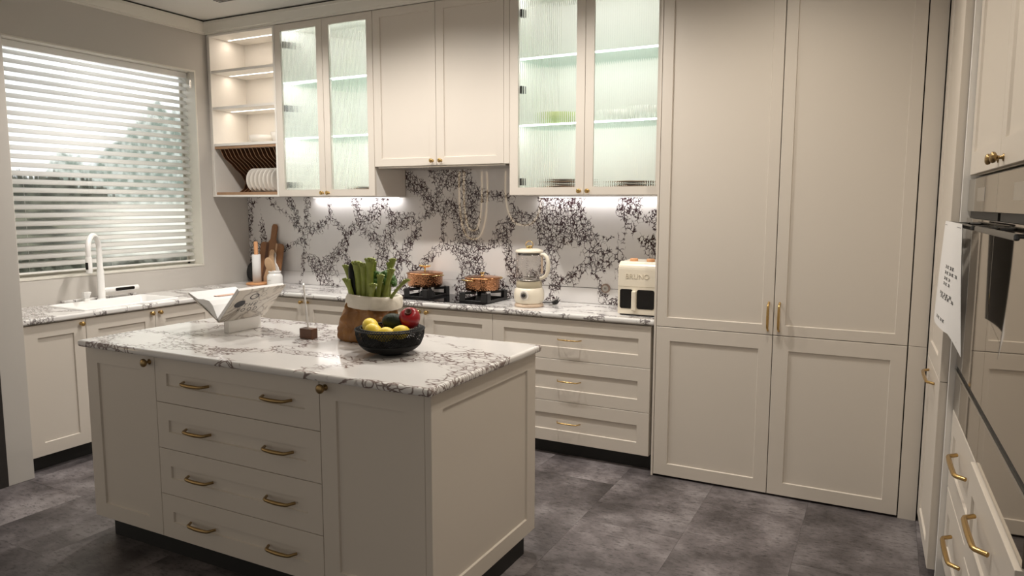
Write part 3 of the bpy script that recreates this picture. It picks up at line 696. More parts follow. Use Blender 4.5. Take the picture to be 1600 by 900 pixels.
# ================================================================== SINK AREA
t = thing('sink', 'white ceramic sink set into the worktop under the window', 'sink', (0, 0, 0))
s = MB(); x0, x1, y0, y1 = sx0-.012, sx1+.012, sy0-.012, sy1+.012
def rrect(x0, x1, y0, y1, r, z, n=6):
    P = []
    for cx, cy, a in ((x1-r, y1-r, 0), (x0+r, y1-r, PI/2), (x0+r, y0+r, PI), (x1-r, y0+r, 3*PI/2)):
        for i in range(n+1): P.append((cx+r*math.cos(a+PI/2*i/n), cy+r*math.sin(a+PI/2*i/n), z))
    return P
s.rings([rrect(x0, x1, y0, y1, .03, .9005), rrect(x0+.002, x1-.002, y0+.002, y1-.002, .03, .907), rrect(x0+.010, x1-.010, y0+.010, y1-.010, .03, .9085), rrect(x0+.022, x1-.022, y0+.022, y1-.022, .035, .904), rrect(x0+.032, x1-.032, y0+.032, y1-.032, .04, .80), rrect(x0+.06, x1-.06, y0+.06, y1-.06, .04, .735)], cap=False)
s.add(rrect(x0+.06, x1-.06, y0+.06, y1-.06, .04, .735), [tuple(range(28))]); fixn(s.build('basin', 'white', t)); 
for c_ in t.children: c_.data.flip_normals() if c_.data.polygons[-1].normal.z < 0 else None
MB().lathe([(.04, 0), (.04, .004), (.02, .005)], ((x0+x1)/2, (y0+y1)/2, .736), 20).build('drain', 'steel', t)
fx, fy = .068, -1.33; 
fx, fy = .217, -1.451
# faucet stands on the rim behind the basin
fx, fy = .080, -1.385
t = thing('faucet', 'tall white arched kitchen faucet behind the sink', 'faucet', (fx, fy, .9))
MB().lathe([(.030, .0), (.030, .006), (.024, .009), (.0225, .012), (.0225, .20), (.0185, .212), (.0185, .30)], (0, 0, .0007), 24).build('body', 'white', t)
dv_ = Vector((.62, -.78, 0)).normalized(); R_ = .098
pts = [(0, 0, .296), (0, 0, .33)] + [tuple(Vector((0, 0, .345)) + dv_*R_ + (-dv_*math.cos(a_) + Vector((0, 0, 1))*math.sin(a_))*R_) for a_ in [PI*i/18 for i in range(19)]] + [tuple(dv_*2*R_ + Vector((0, 0, .30)))]
MB().tube(pts, .0165, 16).build('arch', 'white', t)
hd = MB().tube([tuple(dv_*2*R_+Vector((0, 0, .305))), tuple(dv_*2*R_+Vector((0, 0, .30))), tuple(dv_*2*R_+Vector((0, 0, .20)))], [.0175, .0195, .0195], 18).build('spray_head', 'white', t)
q = dv_*2*R_; q2 = Vector((.35, -.94, 0)).normalized()
MB().box(-.009, .009, -.001, .001, .225, .270).build('display', 'blackg', hd, loc=tuple(q+q2*.0205)).rotation_euler = (0, 0, math.atan2(q2.y, q2.x)+PI/2)
MB().tube([(0, .015, .062), (0, .27, .062)], .0185, 18).build('lever', 'white', t, bevel=0)
lv = MB(); lv.prism([(.10+.010*math.cos(a_), .062+.011*math.sin(a_)) if math.cos(a_) < 0 else (.225+.010*math.cos(a_), .062+.011*math.sin(a_)) for a_ in [2*PI*i/20 for i in range(20)]], 'x', .0165, .0195); lv.build('lever_display', 'blackg', t)
t = thing('dispenser', 'short white slanted soap dispenser beside the faucet', 'dispenser', (.085, -1.500, .9))
s = MB(); s.rings([[(x*a_+dx, y*b_, z) for x, y in ((-1, -1), (1, -1), (1, 1), (-1, 1))] for z, a_, b_, dx in ((.001, .018, .018, 0), (.012, .018, .020, 0), (.020, .013, .015, 0), (.060, .016, .026, .008), (.066, .014, .024, .008))], smooth=False)
fixn(s.build('body', 'white', t, bevel=.003)); MB().box(.0125, .0135, -.008, .008, .045, .049).build('mark', 'inkg', t)
t = thing('sink_shelf', 'low marble ledge along the wall behind the faucet', 'ledge', (0, 0, 0))
MB().box(.002, .045, -1.62, -1.10, .9005, .916).build('ledge', 'marble_top', t, bevel=.004)

# ================================================================== CORNER: boards, paper roll, jar
o = MB(); pr = [(.001, 0), (.085, 0), (.086, .004), (.085, .009), (.001, .009)]
o.rings([[(r*math.cos(2*PI*j/36), -h, r*math.sin(2*PI*j/36)) for j in range(36)] for r, h in pr]); ob = fixn(o.build('round_board', 'rubber')); ob.location = (.092, -.036, .9865); ob.rotation_euler = (math.radians(-9), 0, 0)
tag(ob, 'round black board leaning in the corner behind the paper roll', 'board')
t = thing('cutting_board', 'large dark acacia cutting board with a handle, leaning on the marble wall', 'cutting board', (.285, -.075, .9008)); t.rotation_euler = (math.radians(-8.5), math.radians(4), 0)
def board_outline(w2, h, hw, hh, r=.03, n=5):
    P = [(-w2, 0), (w2, 0), (w2, h-r)] + [(w2-r+r*math.cos(a_), h-r+r*math.sin(a_)) for a_ in [PI/2*i/n for i in range(1, n+1)]]
    P += [(hw+.02, h), (hw, h+.03), (hw, h+hh-.02), (hw-.012, h+hh), (-hw+.012, h+hh), (-hw, h+hh-.02), (-hw, h+.03), (-hw-.02, h)]
    P += [(-w2+r-r*math.cos(a_), h-r+r*math.sin(a_)) for a_ in [PI/2*i/n for i in range(n, 0, -1)]] + [(-w2, h-r)]
    return P
MB().prism(board_outline(.125, .335, .026, .155), 'y', -.018, 0).build('board', 'woodm', t, bevel=.003)
MB().box(.045, .062, -.0195, -.0182, .002, .333).build('pale_stripe', 'woodp', t)
MB().box(-.06, -.03, -.0195, -.0182, .002, .333).build('dark_stripe', 'woodd', t)
t = thing('paddle_board', 'pale wooden paddle board leaning against the large dark board', 'cutting board', (.330, -.115, .9008)); t.rotation_euler = (math.radians(-9), math.radians(3), 0)
P = [(-.05, .0), (.035, 0), (.060, .06), (.058, .12), (.030, .19), (.020, .235), (.026, .262), (.012, .282), (-.010, .282), (-.026, .265), (-.024, .235), (-.034, .20), (-.040, .12), (-.058, .05)]
MB().prism(P, 'y', -.012, 0).build('board', 'woodp', t, bevel=.003)
t = thing('marble_board', 'small white board with a round-holed handle in front of the dark board', 'cutting board', (.392, -.098, .9008)); t.rotation_euler = (math.radians(-9), math.radians(-12), 0)
P = [(-.05, .05), (.05, .05), (.062, .12), (.045, .18), (.020, .225), (.022, .262), (.030, .285), (.020, .312), (-.008, .322), (-.034, .308), (-.040, .28), (-.028, .245), (-.028, .20), (-.055, .12)]
MB().prism([(a, b-.0495) for a, b in P], 'y', -.010, 0).build('board', 'whitem', t, bevel=.003)
t = thing('paper_roll_stand', 'white paper roll on a round orange wooden stand in the corner', 'paper holder', (.283, -.195, .9))
MB().lathe([(.082, .0006), (.086, .004), (.086, .013), (.080, .017), (.001, .017)], (0, 0, 0), 36).build('base', 'woodo', t)
MB().lathe([(.016, .0175), (.016, .345), (.012, .350), (.001, .350)], (0, 0, 0), 20).build('rod', 'woodo', t)
MB().lathe([(.0175, .0178), (.034, .0178), (.034, .245), (.0175, .245)], (0, 0, 0), 28, cap=False).build('paper_roll', 'paper', t)
t = thing('ceramic_jar', 'small white ceramic jar beside the paper roll', 'jar', (.470, -.185, .9))
MB().lathe([(.001, .0006), (.055, .0006), (.060, .006), (.062, .020), (.061, .075), (.054, .092), (.046, .098), (.046, .104), (.050, .108), (.050, .116), (.044, .117), (.042, .100), (.052, .08), (.052, .01), (.001, .008)], (0, 0, 0), 32).build('body', 'white', t)
MB().box(-.016, .016, -.0655, -.060, .050, .056).build('ridge', 'whitem', t, bevel=.002)
t = thing('wooden_spoon', 'wooden spoon with a broad round head standing in the white jar', 'spoon', (.462, -.18, .912)); t.rotation_euler = (math.radians(6), math.radians(-14), 0)
s = MB().tube([(0, 0, 0), (0, 0, .11)], .006, 10); fixn(s.build('handle', 'woodp', t))
s = MB().ball((0, 0, .165), .055, 24, 12, sx=.82, sy=.14); s.build('bowl', 'woodp', t)

# ================================================================== HOB, POTS
t = thing('gas_hob', 'black glass gas hob with two square pan supports set in the marble worktop', 'hob', (0, 0, .9))
MB().prism([(1.772, -.405), (2.527, -.405), (2.527, -.035), (1.772, -.035)], 'z', .0005, .0065).build('glass_top', 'blackg', t, bevel=.0015, seg=2)
def support(cx, cy, hx_, hy_, H):
    s = MB(); b = .007; zl = .052
    for sx_ in (-1, 1):
        s.box(cx+sx_*hx_-b/2, cx+sx_*hx_+b/2, cy-hy_, cy-hy_+.045, .007, H); s.box(cx+sx_*hx_-b/2, cx+sx_*hx_+b/2, cy+hy_-.045, cy+hy_, .007, H)
        s.box(cx+sx_*hx_-b/2, cx+sx_*hx_+b/2, cy-hy_+.045, cy+hy_-.045, .007, .022)
    for sy_ in (-1, 1):
        s.box(cx-hx_+b/2, cx-hx_+.045, cy+sy_*hy_-b/2, cy+sy_*hy_+b/2, .007, H); s.box(cx+hx_-.045, cx+hx_-b/2, cy+sy_*hy_-b/2, cy+sy_*hy_+b/2, .007, H)
        s.box(cx-hx_+.045, cx+hx_-.045, cy+sy_*hy_-b/2, cy+sy_*hy_+b/2, .007, .020)
    for k in range(4):
        a_ = PI/4+k*PI/2; e = Vector((math.cos(a_), math.sin(a_), 0)); n_ = Vector((-e.y, e.x, 0))*.004
        p0 = Vector((cx, cy, 0))+e*.05; p1 = Vector((cx+math.copysign(hx_, e.x), cy+math.copysign(hy_, e.y), 0))
        s.add([tuple(p0-n_+Vector((0, 0, zl))), tuple(p1-n_+Vector((0, 0, zl))), tuple(p1+n_+Vector((0, 0, zl))), tuple(p0+n_+Vector((0, 0, zl))), tuple(p0-n_+Vector((0, 0, H))), tuple(p1-n_+Vector((0, 0, H))), tuple(p1+n_+Vector((0, 0, H))), tuple(p0+n_+Vector((0, 0, H)))],
              [(0, 3, 2, 1), (4, 5, 6, 7), (0, 1, 5, 4), (1, 2, 6, 5), (2, 3, 7, 6), (3, 0, 4, 7)])
    s.build('pan_support', 'iron', t, bevel=.0015, seg=1)
    MB().lathe([(.058, .0068), (.058, .018), (.050, .030), (.050, .040), (.036, .046), (.001, .046)], (cx, cy, 0), 28).build('burner', 'iron', t)
HP = .070
support(1.955, -.215, .100, .135, HP); support(2.420, -.225, .105, .140, HP)
def pot(name, label, x, y, r, h, lid_h, handles):
    t = thing(name, label, 'pot', (x, y, .9+HP+.0008))
    MB().lathe([(r*.90, 0), (r*.97, .006), (r, .022), (r, h-.004), (r*1.015, h), (r*.97, h), (r*.965, .02), (.001, .008)], (0, 0, 0), 48, cap=False).build('body', 'hammer', t); 
    MB().lathe([(.001, 0), (r*.90, 0)], (0, 0, .0002), 48).build('base', 'copper', t)
    MB().lathe([(r*1.035, h+.001), (r*1.035, h+.005), (r*.95, h+.010), (r*.6, h+.016), (.02, h+.019), (.001, h+.019)], (0, 0, 0), 48).build('lid', 'copper', t)
    kn = MB()
    if lid_h > .03:
        kn.lathe([(.008, h+.019), (.006, h+.03), (.006, h+.045), (.012, h+.05)], (0, 0, 0), 14); kn.tube([(-.045, 0, h+.055), (-.02, 0, h+.051), (.02, 0, h+.051), (.045, 0, h+.055)], [.006, .0075, .0075, .006], 10)
    else:
        kn.lathe([(.012, h+.019), (.007, h+.026), (.018, h+.036), (.014, h+.041), (.001, h+.042)], (0, 0, 0), 14)
    kn.build('lid_knob', 'gold', t)
    for a_ in handles:
        e = Vector((math.cos(a_), math.sin(a_), 0)); n_ = Vector((-e.y, e.x, 0)); zb = h-.012
        P = [tuple(e*(r-.002)+n_*(-.04)+Vector((0, 0, zb))), tuple(e*(r+.028)+n_*(-.040)+Vector((0, 0, zb+.006))), tuple(e*(r+.040)+n_*(-.02)+Vector((0, 0, zb+.008))), tuple(e*(r+.040)+n_*(.02)+Vector((0, 0, zb+.008))), tuple(e*(r+.028)+n_*.040+Vector((0, 0, zb+.006))), tuple(e*(r-.002)+n_*.04+Vector((0, 0, zb)))]
        MB().tube(P, .0048, 8).build('handle', 'gold', t)
    return t
pot('cooking_pot', 'lidded hammered copper pot with side handles on the left burner', 1.905, -.165, .126, .090, .05, (math.radians(165), math.radians(-15)))
pot('cooking_pot', 'lidded hammered copper pan with a short knob on the right burner', 2.392, -.190, .119, .082, .02, (math.radians(70), math.radians(-110)))

# ================================================================== BLENDER, PLUG, SOCKET, AIR FRYER
bx_, by_ = 2.800, -.300
t = thing('blender', 'cream countertop blender with a clear jug and gold ring on the lid', 'blender', (bx_, by_, .9))
MB().lathe([(.090, .0006), (.094, .003), (.094, .012), (.088, .020), (.080, .024)], (0, 0, 0), 40).build('foot', 'beige', t)
MB().lathe([(.080, .022), (.090, .030), (.097, .050), (.098, .080), (.093, .108), (.083, .122), (.080, .124)], (0, 0, 0), 44).build('base', 'cream', t)
MB().lathe([(.082, .124), (.084, .130), (.083, .152), (.080, .164)], (0, 0, 0), 40).build('collar', 'olive', t)
dl = thing('dial', None, None); dl.parent = t; 
def disc(name, r, y, z, th_, m, par, x=0, n=28): 
    s = MB(); s.rings([[(x+r*math.cos(2*PI*j/n), y-h_, z+r*math.sin(2*PI*j/n)) for j in range(n)] for h_ in (0, th_)]); return fixn(s.build(name, m, par))
bpy.data.objects.remove(dl)
dl = disc('dial', .030, -.094, .080, .008, 'ceramic', t, .012); disc('dial_ring', .022, -.1025, .080, .002, 'steel', dl, .012); disc('dial_centre', .011, -.105, .080, .007, 'rubber', dl, .012)
MB().lathe([(.080, .165), (.083, .168), (.087, .200), (.088, .345), (.085, .347), (.083, .20), (.078, .172), (.001, .170)], (0, 0, 0), 44, cap=False).build('jug', 'jug', t)
MB().lathe([(.062, .170), (.060, .176), (.001, .178)], (0, 0, 0), 24).build('blade_seat', 'steel', t)
bl_ = MB()
for k in range(4):
    a_ = k*PI/2+.4; bl_.tube([(0, 0, .186), (.020*math.cos(a_), .020*math.sin(a_), .188), (.040*math.cos(a_), .040*math.sin(a_), .202 if k % 2 else .192)], [.005, .005, .0015], 6)
bl_.build('blade', 'steel', t)
MB().lathe([(.072, .331), (.072, .343), (.001, .343)], (0, 0, 0), 36).build('seal', 'rubber', t)
MB().lathe([(.089, .3475), (.091, .352), (.086, .362), (.060, .370), (.020, .373), (.001, .373)], (0, 0, 0), 44).build('lid', 'cream', t)
MB().lathe([(.022, .373), (.020, .378), (.022, .388), (.018, .392), (.001, .392)], (0, 0, 0), 20).build('lid_cap', 'gold', t)
MB().tube(arc((0, 0, .394), .026, -.25, PI+.25, 18), .003, 8).build('lid_ring', 'gold', t)
hn = MB().tube([(.082, -.01, .335), (.110, -.012, .337), (.132, -.014, .318), (.140, -.015, .285), (.138, -.015, .235), (.125, -.014, .205), (.100, -.012, .188), (.082, -.01, .184)], [.010, .012, .013, .013, .013, .012, .011, .010], 12).build('handle', 'cream', t)
MB().box(.0885, .097, -.016, .004, .215, .335).build('handle_rail', 'beige', t, bevel=.002)
mk = MB()
for k in range(9): mk.box(.020, .020+(.018 if k % 2 else .010), -.0008, .0008, .20+k*.014, .2015+k*.014)
o = mk.build('scale_marks', 'ink', t); o.location = (.0, -.0882, 0)
t = thing('power_plug', 'black power plug lying on the marble worktop beside the blender', 'plug', (2.915, -.150, .9))
s = MB(); s.tube([(-.03, .02, .010), (-.005, .0, .011), (.012, -.008, .018)], [.006, .012, .016], 10); s.tube([(.012, -.008, .018), (.020, -.012, .022)], [.016, .014], 10)
s.build('body', 'rubber', t); MB().tube([(.018, -.008, .030), (.012, .0, .055)], .003, 6).tube([(.026, -.016, .026), (.030, -.006, .050)], .003, 6).tube([(.024, -.004, .020), (.036, .004, .034)], .003, 6).build('pin', 'steeld', t)
MB().tube([(-.03, .02, .010), (-.06, .04, .006), (-.09, .045, .005), (-.105, .03, .005)], .004, 8).build('cord', 'rubber', t)
t = thing('wall_socket', 'round rose-brown power socket on the marble wall left of the air fryer', 'socket', (3.213, -.001, 1.008))
disc('plate', .030, 0, 0, .012, 'socket', t); c_ = disc('face', .021, -.0125, 0, .003, 'steel', t); MB().box(-.006, -.003, -.0165, -.0156, -.006, .006).box(.003, .006, -.0165, -.0156, -.006, .006).build('slot', 'black', t)
MB().box(-.46, .22, -.0012, -.0002, -.0045, -.0025).build('track', 'gap', t)
t = thing('air_fryer', 'cream air fryer with two dark windows and raised lettering beside the tall cupboard', 'air fryer', (3.425, -.381, .9))
Wf, Df, Hf = .230, .27, .318
s = MB(); prof = []
for a_ in [PI/2*i/6 for i in range(7)]: prof.append((.045-.045*math.cos(a_), Hf-.045+.045*math.sin(a_)))
prof = [(0, .008)]+prof+[(Df-.03, Hf), (Df, Hf-.03), (Df, .008)]
s.prism([(p[0], p[1]) for p in prof], 'x', 0, Wf); fixn(s.build('body', 'cream', t, bevel=.005, seg=3))
MB().box(.012, Wf-.012, .01, Df-.01, .0006, .0085).build('foot', 'rubber', t)
MB().box(.001, Wf-.001, -.0006, .002, .1715, .1735).build('seam', 'olive', t)
def rrx(x0, x1, z0, z1, r, n=5):
    P = []
    for cx, cz, a in ((x1-r, z1-r, 0), (x0+r, z1-r, PI/2), (x0+r, z0+r, PI), (x1-r, z0+r, 3*PI/2)):
        for i in range(n+1): P.append((cx+r*math.cos(a+PI/2*i/n), cz+r*math.sin(a+PI/2*i/n)))
    return P
MB().prism(rrx(.014, .092, .042, .156, .012), 'y', -.0025, .001).build('window', 'blackg', t, bevel=.001, seg=1)
MB().prism(rrx(.118, .222, .042, .156, .012), 'y', -.0025, .001).build('window', 'blackg', t, bevel=.001, seg=1)
s = MB(); s.box(.090, .118, -.026, -.002, .030, .150); s.build('handle', 'cream', t, bevel=.008, seg=3)
for x in (.072, .174): MB().lathe([(.024, 0), (.024, .014), (.020, .016), (.001, .016)], (x, .075, Hf+.0005), 24).build('knob', 'woodo', t)
text_obj('lettering', 'BRUNO', .042, 'emboss', t, Matrix.Translation((.118, -.0008, .232)) @ Matrix.Rotation(PI/2, 4, 'X'), .0015)

# dishes inside the glazed cabinets
def stack(label, x, y, z, r, n, dz, cat='plates', m='ceramic', grp=None):
    for k in range(n):
        s = MB(); s.lathe([(.001, 0), (r*.55, 0), (r*.60, .003), (r, .010), (r, .0125), (r*.58, .006), (.001, .005)], (x, y, z+k*dz), 32)
        nth = 'top' if k == n-1 else ('bottom' if k == 0 else ['', 'second', 'third', 'fourth', 'fifth'][k])
        tag(fixn(s.build('plate', m if k % 2 else 'woodl')), label % nth, 'plate', grp)
stack('plate, %s in the stack behind the left door of the right glazed cabinet', 2.99, -.19, ZB+.0175, .13, 6, .0145, grp='stacked plates behind the left door of the right glazed cabinet')
stack('plate, %s in the stack behind the right door of the right glazed cabinet', 3.44, -.19, ZB+.0175, .13, 5, .0135, grp='stacked plates behind the right door of the right glazed cabinet')
stack('round plate, %s in the stack inside the left glazed cabinet', 1.415, -.19, ZB+.0175, .13, 4, .0135, grp='stacked plates in the left glazed cabinet')
bowl('grey-green bowl behind the left fluted door on the middle glass shelf', 2.93, -.19, 2.0455, .085, .08, None, 'celend')
bowl('white bowl behind the right fluted door, standing at its left on the lower glass shelf', 3.30, -.17, 2.0455, .07, .075, None, 'ceramic')
bowl('white bowl behind the right fluted door, standing at its right on the lower glass shelf', 3.53, -.17, 2.0455, .07, .09, None, 'ceramic')
bowl('pale bowl behind the left fluted door of the left wall cabinet', 1.08, -.17, 2.0425, .06, .07, None, 'ceramic')

# ================================================================== ITEMS ON THE ISLAND
IZ = .9455
t = thing('book_stand', 'pale marble block stand carrying the open book on the island', 'book stand', (2.070, -2.085, IZ))
MB().box(0, .024, 0, .20, 0, .058).build('block', 'whitem', t, bevel=.0015)
MB().box(-.012, -.002, .003, .197, 0, .052).build('back_block', 'marble_top', t, bevel=.001)
# open book: spine along y, covers rising to both sides
bk = thing('open_book', 'large open hardback book with a printed cover on the marble stand', 'book', (2.098, -2.145, IZ+.059))
Lb = .285
def plank(name, ang, ln, th_, m, off=0, y0=0, y1=Lb, side=1):
    e = Vector((math.cos(ang), 0, math.sin(ang))); n_ = Vector((-e.z, 0, e.x))*side; o_ = Vector((0, 0, 0))+n_*off
    P = [o_, o_+e*ln, o_+e*ln+n_*th_, o_+n_*th_]; s = MB().prism([(p.x, p.z) for p in P], 'y', y0, y1); return fixn(s.build(name, m, bk))
aR, aL = math.radians(47), math.radians(148)
plank('cover', aR, .215, .003, 'cover', 0, 0, Lb, 1); plank('cover', aL, .235, .003, 'cover', 0, 0, Lb, -1)
plank('pages', aR, .208, .017, 'paper', .0032, .003, Lb-.003, 1)
# left page block curls up from the spine
s = MB(); P = [(0, .006), (-.030, .022), (-.06, .046), (-.10, .072), (-.135, .088), (-.192, .118), (-.197, .126)]
top = [(-.197, .130), (-.135, .102), (-.095, .104), (-.060, .098), (-.038, .078), (-.022, .046), (-.010, .020)]
s.prism([(p[0], p[1]) for p in P]+top, 'y', .003, Lb-.003); fixn(s.build('pages', 'paper', bk))
for off in (.010, .020):
    s = MB(); q = [(-.045-off, .050-off*.2), (-.070, .070-off), (-.11, .088-off), (-.17, .108-off)]
    s.add([(a, .0022, b) for a, b in q]+[(a, .0022, b+.0012) for a, b in q], [(i, i+1, 5+i, 4+i) for i in range(3)]); s.build('page_edge', 'inkg', bk)
# pink photo print on the left page top
s = MB(); s.add([(-.145, .10, .1065), (-.145, .22, .1065), (-.100, .22, .1055), (-.100, .10, .1055)], [(0, 1, 2, 3)]); s.build('photo_print', mat('pink_print', (.55, .33, .24), .6), bk)
# cover print on the outside of the right board: lettering and two dark glasses
eR = Vector((math.cos(aR), 0, math.sin(aR))); nR = Vector((eR.z, 0, -eR.x))
mw = Matrix(((0, eR.x, nR.x, 0), (1, 0, 0, 0), (0, eR.z, nR.z, 0), (0, 0, 0, 1)))
def onc(u, v, h=.0004): return Matrix.Translation(Vector((0, u, 0))+eR*v+nR*h) @ mw
text_obj('lettering', 'T H E\nF O O D', .034, 'ink', bk, onc(.125, .085), .0002)
def ellipse(cu, cv, ru, rv, hole=0):
    P = []; Q = []; s = MB()
    for i in range(24):
        a_ = 2*PI*i/24; p = Vector((0, cu+ru*math.cos(a_), 0))+eR*(cv+rv*math.sin(a_))+nR*.0006; P.append(tuple(p))
        p = Vector((0, cu+ru*hole*math.cos(a_), 0))+eR*(cv+rv*hole*math.sin(a_))+nR*.0006; Q.append(tuple(p))
    if hole: s.add(P+Q, [(i, (i+1) % 24, 24+(i+1) % 24, 24+i) for i in range(24)])
    else: s.add(P, [tuple(range(24))])
    s.build('print', 'ink', bk)
ellipse(.055, .118, .030, .024); ellipse(.120, .160, .027, .020, .72); ellipse(.175, .165, .016, .012, .88); ellipse(.15, .115, .016, .012, .88)
t = thing('sign_holder', 'small dark wooden block holding a clear upright card on the island', 'sign holder', (2.515, -2.005, IZ))
MB().box(-.036, .036, -.020, .020, 0, .046).build('block', 'woodd', t, bevel=.002)
s = MB(); s.prism([(-.0035, .028), (.0035, .028), (-.0125, .245), (-.0195, .245)], 'y', -.010, .075); o = s.build('card', 'whitem', t); o.rotation_euler = (0, 0, math.radians(43)); fixn(o)

# kraft bag with cream cuff
GX, GY = 2.785, -1.915
t = thing('paper_bag', 'brown kraft paper grocery bag with a folded cream cuff', 'bag', (GX, GY, IZ))
def bagring(z, rx, ry, dx=0, dy=0, wob=.006, ph=0, n=72, sq=3.0):
    P = []
    for j in range(n):
        a_ = 2*PI*j/n; c_, s_ = math.cos(a_), math.sin(a_); k = (abs(c_)**sq+abs(s_)**sq)**(-1/sq)
        k2 = 1+wob*1.3*(math.sin(5*a_+ph*3)+.6*math.sin(9*a_-ph*5))
        P.append((dx+rx*k*c_*k2, dy+ry*k*s_*k2, z))
    return P
R = [bagring(.0008, .126, .080, sq=3.2, wob=.02), bagring(.012, .136, .088, sq=3.0, wob=.03, ph=.2), bagring(.035, .137, .090, wob=.035, ph=.5), bagring(.06, .134, .088, wob=.05, ph=.9, dx=.002), bagring(.085, .129, .088, wob=.045, ph=1.5, dx=.006), bagring(.11, .124, .087, wob=.06, ph=2.0, dx=.012), bagring(.135, .121, .087, wob=.05, ph=2.5, dx=.018), bagring(.155, .119, .088, wob=.045, ph=2.9, dx=.024), bagring(.19, .114, .085, wob=.02, ph=3.3, dx=.03, sq=2.4)]
from mathutils import noise as mnoise
def crumple(R, sub, amp, sc, lock=0):
    out = []
    for i in range(len(R)-1):
        for k in range(sub):
            q = k/sub; out.append([tuple(Vector(a)*(1-q)+Vector(b)*q) for a, b in zip(R[i], R[i+1])])
    out.append(R[-1]); res = []
    for r in out:
        c = sum((Vector(p) for p in r), Vector())/len(r); rr = []
        for p in r:
            v = Vector(p); d = Vector((v.x-c.x, v.y-c.y, 0)).normalized()
            n1 = mnoise.voronoi(v*sc)[0]; f = (n1[1]-n1[0])-.35
            v += d*amp*f + d*amp*.8*mnoise.noise(v*sc*1.7)
            rr.append(tuple(v))
        res.append(rr)
    return res
R = [r for r in R]; R = [R[0]] + crumple(R[1:], 3, .020, 15)
s = MB().rings(R, cap=False, smooth=True); s.add(R[0], [tuple(range(len(R[0])))[::-1]]); fixn(s.build('body', 'kraft', t, solid=.0015))
R = [bagring(.155, .126, .094, dx=.032, wob=.015, ph=1, sq=2.3), bagring(.162, .132, .099, dx=.033, wob=.015, ph=1, sq=2.2), bagring(.190, .132, .099, dx=.036, wob=.012, ph=1.4, sq=2.2), bagring(.208, .129, .097, dx=.038, wob=.012, ph=1.6, sq=2.2), bagring(.213, .122, .091, dx=.038, wob=.012, ph=1.6, sq=2.2), bagring(.186, .114, .084, dx=.034, wob=.01, ph=1.4, sq=2.3)]
# cuff dips towards the front right
R = [[(p[0], p[1], p[2]+.10*(-p[0])*.45) for p in r] for r in R]
R = crumple(R, 2, .006, 22)
fixn(MB().rings(R, cap=False).build('cuff', 'cuff', t, solid=.002))
# celery stalks and other vegetables in the bag: (dx,dy, top dx, top z, radius)
cel = [(-.095, -.02, -.125, .330, .011, 'far left'), (-.040, -.045, -.045, .350, .017, 'tall left, beside the dark aubergine'), (-.012, -.05, -.008, .345, .013, 'narrow, just left of the middle'), (.022, -.055, .035, .368, .017, 'tallest, in the middle'),
       (.058, -.05, .085, .300, .012, 'short, right of the middle'), (.075, -.03, .125, .325, .012, 'leaning right'), (.09, -.035, .205, .290, .0095, 'thin, reaching out furthest to the right'), (.045, .01, .105, .365, .011, 'behind, tip turned right'), (-.066, -.06, -.088, .275, .013, 'short, in front of the aubergine'),
       (.000, .005, .004, .350, .012, 'in the back row, left of the leafy head'), (.070, .03, .075, .345, .010, 'in the back row, upright at the right'), (-.028, .0, -.026, .335, .012, 'in the back row, behind the two left stalks'), (.040, -.075, .062, .262, .013, 'shortest, at the front of the middle')]
for k, (dx, dy, tx, tz, r, where) in enumerate(cel):
    t = thing('celery_stalk', 'green celery stalk in the paper bag, %s' % where, 'celery', (GX, GY, IZ), 0, 'celery stalks in the paper bag')
    base = Vector((dx*.7+.02, dy*.6, .07)); top = Vector((tx+.036, dy-.01, tz-.008)); mid = Vector((dx+.034, dy, .20)); rr = []
    nseg = 9
    for i in range(nseg+1):
        q = i/nseg; p = base*(1-q)**2+mid*2*q*(1-q)+top*q*q; rad = r*(1.15-.25*q+(.35*(q-.85)/.15 if q > .85 else 0)); ring = []
        for j in range(14):
            a_ = 2*PI*j/14; gro = 1-.30*max(0, math.sin(a_))**3+.10*math.cos(7*a_); ring.append((p.x+rad*math.cos(a_)*gro, p.y+rad*.7*math.sin(a_)*gro, p.z))
        rr.append(ring)
    # tilt the cut end
    MB().rings(rr).build('stem', 'celery', t)
    s = MB()
    for m_ in (-1, -.3, .4, 1):
        d_ = (top-mid).normalized(); s.tube([tuple(top-d_*.030+Vector((m_*r*.5, -.003, 0))), tuple(top+Vector((m_*r*.9, -.003, 0))), tuple(top+d_*(.020-abs(m_)*.006)+Vector((m_*r*1.5, -.004, 0)))], [r*.38, r*.46, r*.36], 7)
    s.build('shoot', 'celery', t)
ob = MB().ball((0, 0, 0), 1, 20, 16, sx=.024, sy=.024, sz=.085).build('aubergine', 'aubergine'); ob.location = (GX-.043, GY-.035, IZ+.270); ob.rotation_euler = (0, math.radians(-10), 0)
tag(ob, 'glossy black aubergine standing in the paper bag between celery stalks', 'aubergine')
# leafy broccoli / lettuce behind
s = MB()
for k in range(70):
    a_ = random.uniform(0, 2*PI); el = random.uniform(0, 1); rr_ = .058*math.sqrt(1-el*el*.8); c_ = Vector((rr_*math.cos(a_), rr_*math.sin(a_)*.7, .10+el*.055)); s.ball(tuple(c_), random.uniform(.008, .013), 7, 5)
t = thing('leafy_green', 'dark leafy green head in the paper bag behind the celery', 'vegetable', (GX+.085, GY+.005, IZ+.155))
s.build('florets', 'leaf', t)['kind'] = 'stuff'; MB().tube([(0, 0, -.02), (0, 0, .11)], [.02, .03], 12).build('stalk', 'celery', t)

